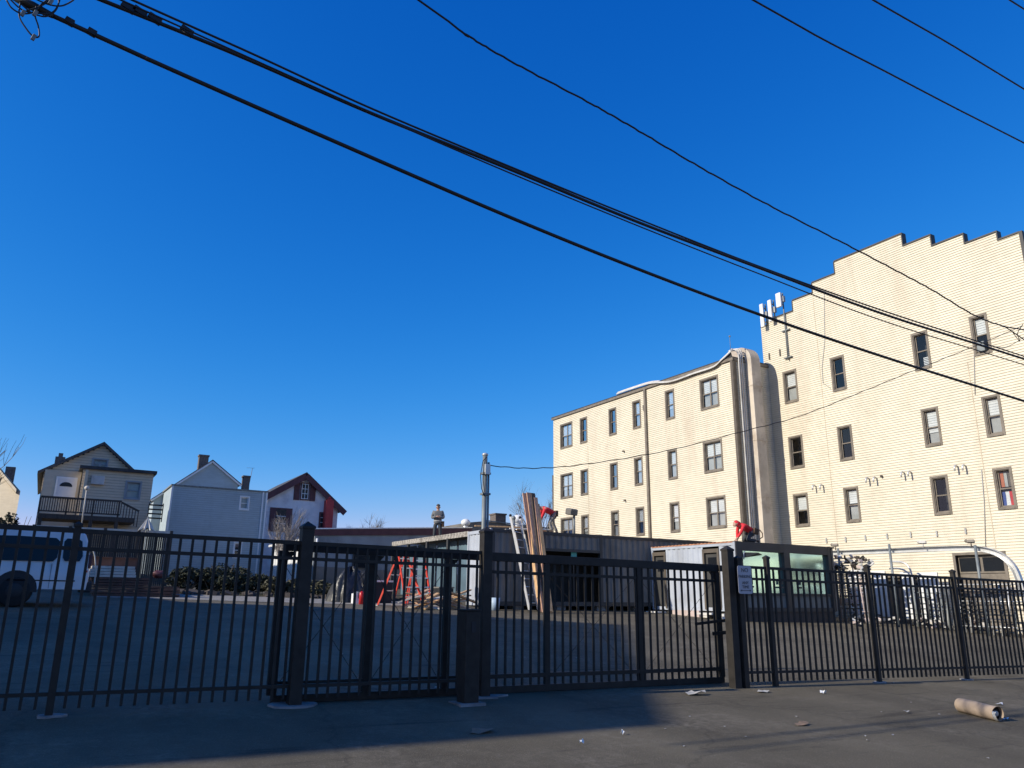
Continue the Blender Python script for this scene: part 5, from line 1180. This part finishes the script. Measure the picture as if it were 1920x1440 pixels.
m = MB(); m.sphere((p.x, p.y, p.z+.0), .17, 8, (1.3, 1, .7)); 
random.seed(8)
m.v = [(a+random.uniform(-.03, .03), b+random.uniform(-.03, .03), c+random.uniform(-.03, .03)) for a, b, c in m.v]; single(m, 'red_bag', 'maroon', 'crumpled dull red bag on top of the brown timber box', 'bag')
p = q(185, 1050, 27.8); m = MB(); m.tube(spline([q(174, 1030, 27.8), q(178, 1045, 27.8), q(179, 1070, 27.8), q(177, 1095, 27.8)], 6), .022, 6); single(m, 'leaning_pipe', 'wood_pale', 'thin pale pipe leaning behind the van bumper', 'pipe')
for px, py in ((351, 1070), (650, 1070)):
    a = q(px+5, 1062, 29.5); b = q(px, 1122, 29.5); m = MB(); m.tube([b, a], .022, 6); single(m, 'stake', 'wood_pale', 'pale upright stake ' + ('at the right end of the evergreen hedge' if px < 400 else 'standing left of the black tarp'), 'stake')

# ------------------------------------------------------------------ vegetation
def branchy(name, base, h, seed, label, cat, mt='bark', spread=.5, depth=5, r0=.09, trunk_f=.3, kids=3, lean=(0, 0)):
    random.seed(seed); t = thing(name, label, cat, tuple(base)); b = Vector(base)
    tr = MB(); br = MB()
    top = b+Vector((lean[0], lean[1], h*trunk_f)); tr.tube([b, b.lerp(top, .5)+Vector((random.uniform(-.05, .05), 0, 0)), top], [r0, r0*.85, r0*.7], 8)
    def grow(p, d, L_, r, lv):
        q = p; pts = [p]; 
        for k in range(3):
            d = (d+Vector((random.uniform(-.22, .22), random.uniform(-.22, .22), random.uniform(-.06, .14)))).normalized(); q = q+d*L_/3; pts.append(q)
        br.tube(pts, [r, r*.85, r*.7, r*.55], 5 if lv < 3 else 3, False)
        if lv >= depth: return
        for i in range(kids if lv < depth-1 else kids+1):
            f = random.uniform(.35, 1); o = pts[min(3, int(f*3)+0)]
            nd = (d+Vector((random.uniform(-1, 1), random.uniform(-1, 1), random.uniform(-.35, .8)))*spread*1.4).normalized()
            grow(o, nd, L_*random.uniform(.6, .8), r*.55, lv+1)
    for i in range(kids+1):
        grow(top-Vector((0, 0, random.uniform(0, h*trunk_f*.3))), Vector((random.uniform(-1, 1)*spread*1.5, random.uniform(-1, 1)*spread, 1)).normalized(), h*.32, r0*.5, 1)
    tr.build('trunk', mt, t); br.build('crown', mt, t); return t
p = q(520, 1118, 33.5); branchy('bare_tree', (p.x, 33.5, gz(p.x, 33.5)), 4.6, 4, 'pale leafless multi branched tree in front of the pale stucco house', 'tree', 'barklight', .40, 4, .07, .18, 4)
p = q(672, 1000, 62); branchy('bare_tree', (p.x, 62, 2.5), (q(672, 952, 62).z-2.5)*1.12, 12, 'rounded leafless tree on the horizon right of the red chimney', 'tree', 'barklight', .62, 5, .16, .3, 3)
p = q(1008, 1000, 46); branchy('bare_tree', (p.x, 46, 2.4), (q(1010, 895, 46).z-2.4)*1.2, 31, 'thin leafless tree behind the leaning planks and cream building', 'tree', 'bark', .5, 5, .10, .3, 3)
p = q(2, 1000, 34); branchy('bare_tree', (p.x-.6, 34, gz(0, 34)), 7.0, 41, 'leafless tree reaching in from the left edge', 'tree', 'bark', .55, 4, .10, .3, 3)
def shrub(cx, cy, rx, ry, h, n, mt, name, label, cat, seed, ls=.07, kind=None, group=None):
    random.seed(seed); t = thing(name, label, cat, (cx, cy, gz(cx, cy)), group); m = MB(); st = MB(); g = gz(cx, cy)
    cl = [(random.uniform(-.8, .8), random.uniform(-.8, .8), random.uniform(.25, .95), random.uniform(.25, .5)) for _ in range(14)]
    for i in range(n):
        c = random.choice(cl); v = Vector((random.gauss(0, 1), random.gauss(0, 1), random.gauss(0, 1))).normalized()*c[3]*random.uniform(.6, 1.05)
        x = cx+rx*(c[0]+v.x); y = cy+ry*(c[1]+v.y); z = g+max(.03, h*(c[2]*.8+v.z*.5))
        a = Vector((random.gauss(0, 1), random.gauss(0, 1), random.gauss(0, .6))).normalized()*ls*random.uniform(.6, 1.5); b = a.cross(Vector((random.gauss(0, 1), random.gauss(0, 1), random.gauss(0, 1)))).normalized()*ls*.45
        o = Vector((x, y, z)); m.quad(o-a, o+b, o+a, o-b)
    for i in range(12):
        st.tube([(cx+random.uniform(-.2, .2)*rx, cy, g), (cx+random.uniform(-1, 1)*rx, cy+random.uniform(-.5, .5)*ry, g+h*random.uniform(.5, .9))], [.025, .008], 4)
    m.build('foliage', mt, t); st.build('stem', 'bark', t); return t
for k, (x, D, rx, h, lb) in enumerate(((405, 31.5, 1.15, 1.25, 'dark evergreen bush before the blue grey house, tallest in the row'), (350, 31.8, .8, .95, 'dark low evergreen bush at the left end of the row'), (455, 31.2, .9, .85, 'low dark bush right of the tallest evergreen'), (530, 30.6, .8, .8, 'scrubby dull green bush around the bare tree'), (600, 30.2, .7, .7, 'weedy low bush left of the black tarp'))):
    p = q(x, 1110, D); shrub(p.x, D, rx, .6, h, 2600, 'leaf' if k < 3 else 'leaf2', 'shrub', lb, 'shrub', 50+k)
p = q(25, 960, 38); shrub(p.x, 38, .75, .7, 2.9, 4200, 'leaf', 'hedge', 'tall dark hedge in front of the far left house', 'hedge', 60, .09)
random.seed(77); m = MB()
for i in range(2600):
    x_ = random.uniform(2, 13.2); y_ = 30.4-(x_-4)*.23+random.uniform(0, 1.6); g = gz(x_, y_); a = random.uniform(0, 6.28); h = random.uniform(.05, .2)
    m.add([(x_, y_, g), (x_+.015*cos(a), y_+.015*sin(a), g), (x_+random.uniform(-.06, .06), y_+random.uniform(-.06, .06), g+h)], [(0, 1, 2)])
tag(m.build('weeds', 'leaf2'), 'short weeds growing on the earth bank', 'weeds', kind='stuff')

# ------------------------------------------------------------------ right hand clutter: gantry, poles, pipe racks
t = thing('steel_gantry', 'long galvanised steel channel beam on poles, curving down at its right end', 'steel beam', (27.3, 18, gz(27.3, 18)))
bp = [aX(1555, 1037, 27.3), aX(1650, 1034, 27.3), aX(1740, 1030, 27.3), aX(1815, 1028, 27.3), aX(1850, 1031, 27.3), aX(1880, 1042, 27.3), aX(1902, 1063, 27.3), aX(1914, 1090, 27.3), aX(1920, 1110, 27.3)]
s = spline(bp, 5); m = MB()
for off, hgt, dd in ((0, .16, .03), ):
    for a, b in zip(s, s[1:]):
        d = (b-a).normalized(); nrm = Vector((0, -d.z, d.y)); nrm = nrm if nrm.z > 0 or nrm.y < 0 else -nrm
        nrm.normalize(); hw = .085
        if nrm.z < 0: nrm = -nrm
        for A, B, x0_, x1_, lo, hi in ((a, b, 0, .012, -hw, hw), (a, b, -.14, 0, hw-.012, hw), (a, b, -.14, 0, -hw, -hw+.012)):
            m.hexa([A+Vector((x0_, 0, 0))+nrm*lo, B+Vector((x0_, 0, 0))+nrm*lo, B+Vector((x1_, 0, 0))+nrm*lo, A+Vector((x1_, 0, 0))+nrm*lo, A+Vector((x0_, 0, 0))+nrm*hi, B+Vector((x0_, 0, 0))+nrm*hi, B+Vector((x1_, 0, 0))+nrm*hi, A+Vector((x1_, 0, 0))+nrm*hi])
m.build('channel', 'galvl', t)
for px, tp in ((1571, 1028), (1667, 1020), (1828, 1022)):
    a = aX(px, tp, 27.12); m = MB(); m.tube([(27.12, a.y, gz(27.12, a.y)), (27.12, a.y, a.z)], .045, 10); m.build('pole', 'galv', t)
for px, py in ((1566, 1022), (1730, 1017), (1820, 1015)):
    p = aX(px, py, 27.1); m = MB(); m.rbox(p, .12, .22, .09, .3, (0, .3)); m.tube([p, p+Vector((0, 0, -.2))], .025, 6); m.sphere(p+Vector((0, .15, .02)), .06, 6); m.build('camera', 'offwhite' if px == 1730 else 'brown2', t)
def pipe_rack(px0, px1, X, ztop_px, label, seed, nv, nh, mts):
    random.seed(seed); a, b = aX(px0, 1100, X).y, aX(px1, 1100, X).y
    t = thing('pipe_rack', label, 'rack', (X, (a+b)/2, gz(X, (a+b)/2)))
    zt = aX((px0+px1)/2, ztop_px, X).z; n = 0
    for i in range(nv):
        y = a+(b-a)*(i+.5)/nv+random.uniform(-.06, .06); g = gz(X, y); m = MB(); xx = X+random.uniform(-.3, .3)
        m.tube([(xx, y, g), (xx+random.uniform(-.1, .1), y+random.uniform(-.12, .12), g+(zt-g)*random.uniform(.65, 1))], random.uniform(.02, .045), 6); m.build('pole', random.choice(mts), t)
    for i in range(nh):
        z = gz(X, a)+.15+(zt-gz(X, a)-.15)*(i+.5)/nh; m = MB(); xx = X-.05+random.uniform(-.25, .25)
        ya, yb = (a, b) if random.random() < .6 else (a, a+(b-a)*random.uniform(.4, .9))
        m.tube([(xx, ya, z), (xx, yb, z+random.uniform(-.05, .05))], random.uniform(.018, .035), 6); m.build('pipe', random.choice(mts), t)
    return t
pipe_rack(1564, 1634, 27.4, 1045, 'crowded rack of scaffold pipes and fittings right of the office container', 3, 9, 26, ['galvl', 'galv', 'wood_dark', 'galv', 'net', 'alum'])
pipe_rack(1700, 1790, 28.4, 1095, 'row of dark upright poles against the white doors', 6, 14, 7, ['galv', 'cont_dark', 'galv', 'galvl'])
pipe_rack(1800, 1925, 27.9, 1092, 'rack of dark shelving and pipes beside the garage door, cut by the right edge', 9, 20, 11, ['cont_dark', 'galv', 'cont_dark', 'wood_dark', 'galvl'])
# scattered fittings on first rack
random.seed(13); t = thing('scaffold_fittings', 'jumble of couplers and blocks heaped on top of the scaffold pipe rack', 'fittings', tuple(aX(1600, 1060, 27.3)))
for i in range(60):
    p = aX(random.uniform(1562, 1636), random.uniform(1042, 1078), 27.3+random.uniform(-.3, .2)); m = MB(); m.rbox(p, random.uniform(.05, .16), random.uniform(.06, .25), random.uniform(.03, .12), random.uniform(0, 3), (random.uniform(-1, 1), random.uniform(-1, 1))); m.build('coupler', random.choice(['galvl', 'wood_dark', 'offwhite', 'cont_dark', 'net']), t)
# white doors/panels behind
for k, (pa, pb, lb) in enumerate(((1592, 1626, 'tall white wall panel behind the scaffold pipe rack'), (1636, 1662, 'white wall panel just right of the third fence post from the sign'), (1690, 1712, 'narrow white panel behind the dark upright poles'), (1722, 1760, 'wide white panel behind the dark upright poles'))):
    a, b = aX(pa, 1100, 29.3).y, aX(pb, 1100, 29.3).y; g = gz(29.3, a); m = MB(); m.box(29.3, 29.36, b, a, g+.2, g+1.98); m.box(29.28, 29.299, b, a, g+1.0, g+1.04); m.box(29.28, 29.299, (a+b)/2-.02, (a+b)/2+.02, g+.22, g+.99); single(m, 'white_panel', 'white', lb, 'panel', bevel=.005)
# bent conduit pair
for k in range(2):
    m = MB(); pts = [aX(1668, 1053+k*13, 28.6), aX(1690-k*5, 1054+k*12, 28.6), aX(1703-k*5, 1062+k*9, 28.6), aX(1711-k*4, 1085, 28.6), aX(1720-k*4, 1160, 28.6)]
    m.tube(spline(pts, 6), .035, 8); single(m, 'bent_pipe', 'galvl', ('upper' if k == 0 else 'lower') + ' of two galvanised pipes bending down beside the second gantry pole', 'pipe', 'pipes bending down beside the gantry')
# rubbish heaps at the wall foot
random.seed(17)
for k, (pa, pb, lb) in enumerate(((1600, 1690, 'low heap of hoses and scrap at the foot of the scaffold pipe rack'), (1712, 1790, 'pale rubble and scrap wood heap in front of the dark poles'), (1795, 1915, 'scattered pale debris below the garage door'))):
    t = thing('scrap_heap', lb, 'scrap', tuple(gnd((pa+pb)/2, 1170+k*5)))
    for i in range(46):
        p = gnd(random.uniform(pa, pb), random.uniform(1158, 1176)+k*6); s_ = random.uniform(.06, .3); m = MB(); m.rbox((p.x, p.y, gz(p.x, p.y)+.04+random.uniform(0, .25)), s_, s_*.5, s_*.3, random.uniform(0, 3), (random.uniform(-.5, .5), random.uniform(-.5, .5))); m.build('scrap_piece', random.choice(['wood_dark', 'cont_dark', 'offwhite', 'wood_pale', 'cont_dark', 'net', 'tarp']), t)

# ------------------------------------------------------------------ roll and litter in the foreground
a = gnd(1800, 1332); b = gnd(1868, 1349); ax = (b-a); ax.z = 0; ax.normalize(); r = .085
a = gnd(1802, 1335); b = a+ax*.60
t = thing('paper_roll', 'brown cardboard roll lying on the asphalt with a dark open end', 'roll', tuple(a))
za = gz(a.x, a.y)+r; zb = gz(b.x, b.y)+r
A_, B_ = Vector((a.x, a.y, za)), Vector((b.x, b.y, zb))
m = MB(); K = 28; dv = (B_-A_).normalized(); sd = dv.cross(Vector((0, 0, 1))).normalized(); u_ = sd.cross(dv); vs = []
for i in range(9):
    for j in range(K):
        an = 2*pi*j/K; rr = r*(1+.02*sin(3*an+i)); 
        vs.append(A_.lerp(B_, i/8)+(sd*cos(an)+u_*sin(an))*rr)
m.smooth = True; m.add(vs, [(i*K+j, i*K+(j+1) % K, (i+1)*K+(j+1) % K, (i+1)*K+j) for i in range(8) for j in range(K)]); m.smooth = False
m.add([vs[j] for j in range(K)], [tuple(range(K))]); m.build('sleeve', 'roll', t)
m = MB(); m.tube([B_-dv*.06, B_-dv*.055], r*.97, 24); m.build('dark_end', 'trim', t)
m = MB(); m.tube([B_-dv*.05, B_-dv*.02], [.035, .03], 14); m.build('core', 'wood_pale', t)
m = MB(); n_ = 10; vs = []
for i in range(n_):
    an = -1.5+1.9*i/(n_-1)
    vs.append(B_+(sd*cos(an)+u_*sin(an))*r*1.0); vs.append(B_+dv*(.03+.02*random.random())+(sd*cos(an)+u_*sin(an))*r*.92)
m.add(vs, [(2*i, 2*i+1, 2*i+3, 2*i+2) for i in range(n_-1)]); m.build('torn_flap', 'foil', t)
def scrap(px, py, s, mt, label, cat, seed, name='litter', group=None, up=.012):
    random.seed(seed); p = gnd(px, py); n = 9; m = MB(); vs = []
    for i in range(n): a = 2*pi*i/n; r_ = s*random.uniform(.6, 1.1); x_ = p.x+r_*cos(a); y_ = p.y+.55*r_*sin(a); vs.append((x_, y_, gz(x_, y_)+random.uniform(.004, up*3)))
    vs.append((p.x, p.y, gz(p.x, p.y)+up*2)); m.add(vs, [(i, (i+1) % n, n) for i in range(n)]); single(m, name, mt, label, cat, group)
scrap(905, 1373, .17, 'card', 'flattened dark brown cardboard piece in the building shadow', 'cardboard', 1, 'cardboard_piece')
scrap(1303, 1303, .17, 'paper', 'crumpled pale paper strip on the asphalt left of the gate end', 'paper', 2, 'paper_scrap', up=.02)
scrap(1430, 1298, .13, 'paper', 'thin pale paper sheet at the foot of the sign post', 'paper', 3, 'paper_scrap')
scrap(1544, 1301, .06, 'white', 'small bright white scrap below the windowed container fence panel', 'paper', 4, 'paper_scrap', up=.02)
scrap(1505, 1360, .11, 'card', 'brownish paper scrap in the middle of the sunlit driveway', 'paper', 5, 'paper_scrap')
scrap(1700, 1337, .06, 'paper', 'faint scrap of paper left of the brown roll', 'paper', 6, 'paper_scrap')
scrap(1885, 1350, .07, 'white', 'white torn bit beside the open end of the brown roll', 'paper', 7, 'paper_scrap')
scrap(1875, 1322, .09, 'white', 'white torn paper strip behind the brown roll', 'paper', 8, 'paper_scrap')
scrap(1091, 1396, .03, 'white', 'white pebble sized scrap on the shadow edge', 'paper', 9, 'paper_scrap', up=.02)
scrap(1168, 1378, .03, 'white', 'tiny white scrap inside the corner of the shadow', 'paper', 10, 'paper_scrap', up=.02)
scrap(810, 1276, .10, 'paper', 'pale paper lying behind the fence near the gate post', 'paper', 11, 'paper_scrap')
scrap(825, 1292, .09, 'paper', 'pale paper lying under the fence left of the gate motor', 'paper', 12, 'paper_scrap')
random.seed(23)
for i in range(26):
    if i < 14: x_, y_ = random.uniform(1150, 1910), random.uniform(1300, 1430)
    else: x_, y_ = random.uniform(60, 1900), random.uniform(1180, 1285)
    scrap(x_, y_, random.uniform(.012, .028), 'paper', 'tiny pale speck of litter on the asphalt', 'litter', 100+i, 'litter', 'specks of litter on the asphalt', .006)

# ------------------------------------------------------------------ neighbouring house whose gable shadow falls across the lot
ldir = Vector((cos(radians(28))*cos(radians(5)), -cos(radians(28))*sin(radians(5)), -sin(radians(28))))
WX = -17.0
def cast(px, py):
    p = gnd(px, py); k = (p.x-WX)/ldir.x; s = p-ldir*k; return s
A1, A2, A3, A4 = cast(1240, 1360), cast(1165, 1172), cast(600, 1138), cast(345, 1129)
gg = gz(WX, 15)
t = thing('neighbour_house', 'gabled house standing left of the lot, its shadow lying over the driveway', 'house', (WX-5, 18, gg))
yb = A4.y+9
m = MB(); m.prism([(WX, A1.y, gg-.5), (WX, yb, gg-.5), (WX, yb, A4.z-1.2), (WX, A4.y, A4.z), (WX, A3.y, A3.z), (WX, A2.y, A2.z), (WX, A1.y, A1.z)], (-10, 0, 0)); m.build('wall', 'tan_side', t)
m = MB()
for p, r_ in ((A1, A2), (A2, A3), (A3, A4)):
    m.hexa([(WX, p.y, p.z+.01), (WX, r_.y, r_.z+.01), (WX-10, r_.y, r_.z+.01), (WX-10, p.y, p.z+.01), (WX, p.y, p.z+.06), (WX, r_.y, r_.z+.06), (WX-10, r_.y, r_.z+.06), (WX-10, p.y, p.z+.06)])
m.build('roof', 'shingle', t)

# ------------------------------------------------------------------ light, sky, camera
sc = bpy.context.scene
w = bpy.data.worlds.new('World'); sc.world = w; w.use_nodes = True; nt = w.node_tree
bg = nt.nodes['Background']; sky = nt.nodes.new('ShaderNodeTexSky'); sky.sky_type = 'NISHITA'; sky.sun_disc = False
sky.sun_elevation = radians(28); sky.sun_rotation = radians(-85); sky.air_density = 1.0; sky.dust_density = .25; sky.ozone_density = 3.5; sky.altitude = 0
sep = nt.nodes.new('ShaderNodeSeparateColor'); com = nt.nodes.new('ShaderNodeCombineColor'); nt.links.new(sky.outputs['Color'], sep.inputs[0])
for ch, pw, k_ in ((0, 2.87, .096), (1, 1.15, .74), (2, .66, 2.42)):   # grade the clear winter sky to a deeper blue
    a_ = nt.nodes.new('ShaderNodeMath'); a_.operation = 'POWER'; a_.inputs[1].default_value = pw; b_ = nt.nodes.new('ShaderNodeMath'); b_.operation = 'MULTIPLY'; b_.inputs[1].default_value = k_
    nt.links.new(sep.outputs[ch], a_.inputs[0]); nt.links.new(a_.outputs[0], b_.inputs[0]); nt.links.new(b_.outputs[0], com.inputs[ch])
mn = nt.nodes.new('ShaderNodeMath'); mn.operation = 'MINIMUM'; mg = nt.nodes.new('ShaderNodeMath'); mg.operation = 'MULTIPLY'; mg.inputs[1].default_value = 1.05
rl = com.inputs[0].links[0].from_socket; gl_ = com.inputs[1].links[0].from_socket
nt.links.new(gl_, mg.inputs[0]); nt.links.new(rl, mn.inputs[0]); nt.links.new(mg.outputs[0], mn.inputs[1]); nt.links.new(mn.outputs[0], com.inputs[0])
for ch, lim in ((0, .75), (1, .70), (2, .88)):
    src_ = com.inputs[ch].links[0].from_socket; c_ = nt.nodes.new('ShaderNodeMath'); c_.operation = 'MINIMUM'; c_.inputs[1].default_value = lim/.12
    nt.links.new(src_, c_.inputs[0]); nt.links.new(c_.outputs[0], com.inputs[ch])
nt.links.new(com.outputs[0], bg.inputs['Color']); bg.inputs['Strength'].default_value = .12
sd_ = bpy.data.lights.new('sun', 'SUN'); sd_.energy = 5.0; sd_.angle = radians(.53); sd_.color = (1, .93, .80)
so = bpy.data.objects.new('sun', sd_); C.objects.link(so); so.rotation_euler = ldir.to_track_quat('-Z', 'Y').to_euler()
cd = bpy.data.cameras.new('camera'); cam = bpy.data.objects.new('camera', cd); C.objects.link(cam)
cd.sensor_width = 36; cd.lens = F_/1920*36; cd.clip_start = .05; cd.clip_end = 3000
cam.matrix_world = Matrix(((RV.x, UV.x, -Fw.x, 0), (RV.y, UV.y, -Fw.y, 0), (RV.z, UV.z, -Fw.z, ZC), (0, 0, 0, 1)))
sc.camera = cam
sc.view_settings.view_transform = 'Standard'; sc.view_settings.look = 'None'; sc.view_settings.exposure = 0
sc.render.resolution_x = 1024; sc.render.resolution_y = 768
for o in bpy.data.objects:
    if '_o' in o: del o['_o']
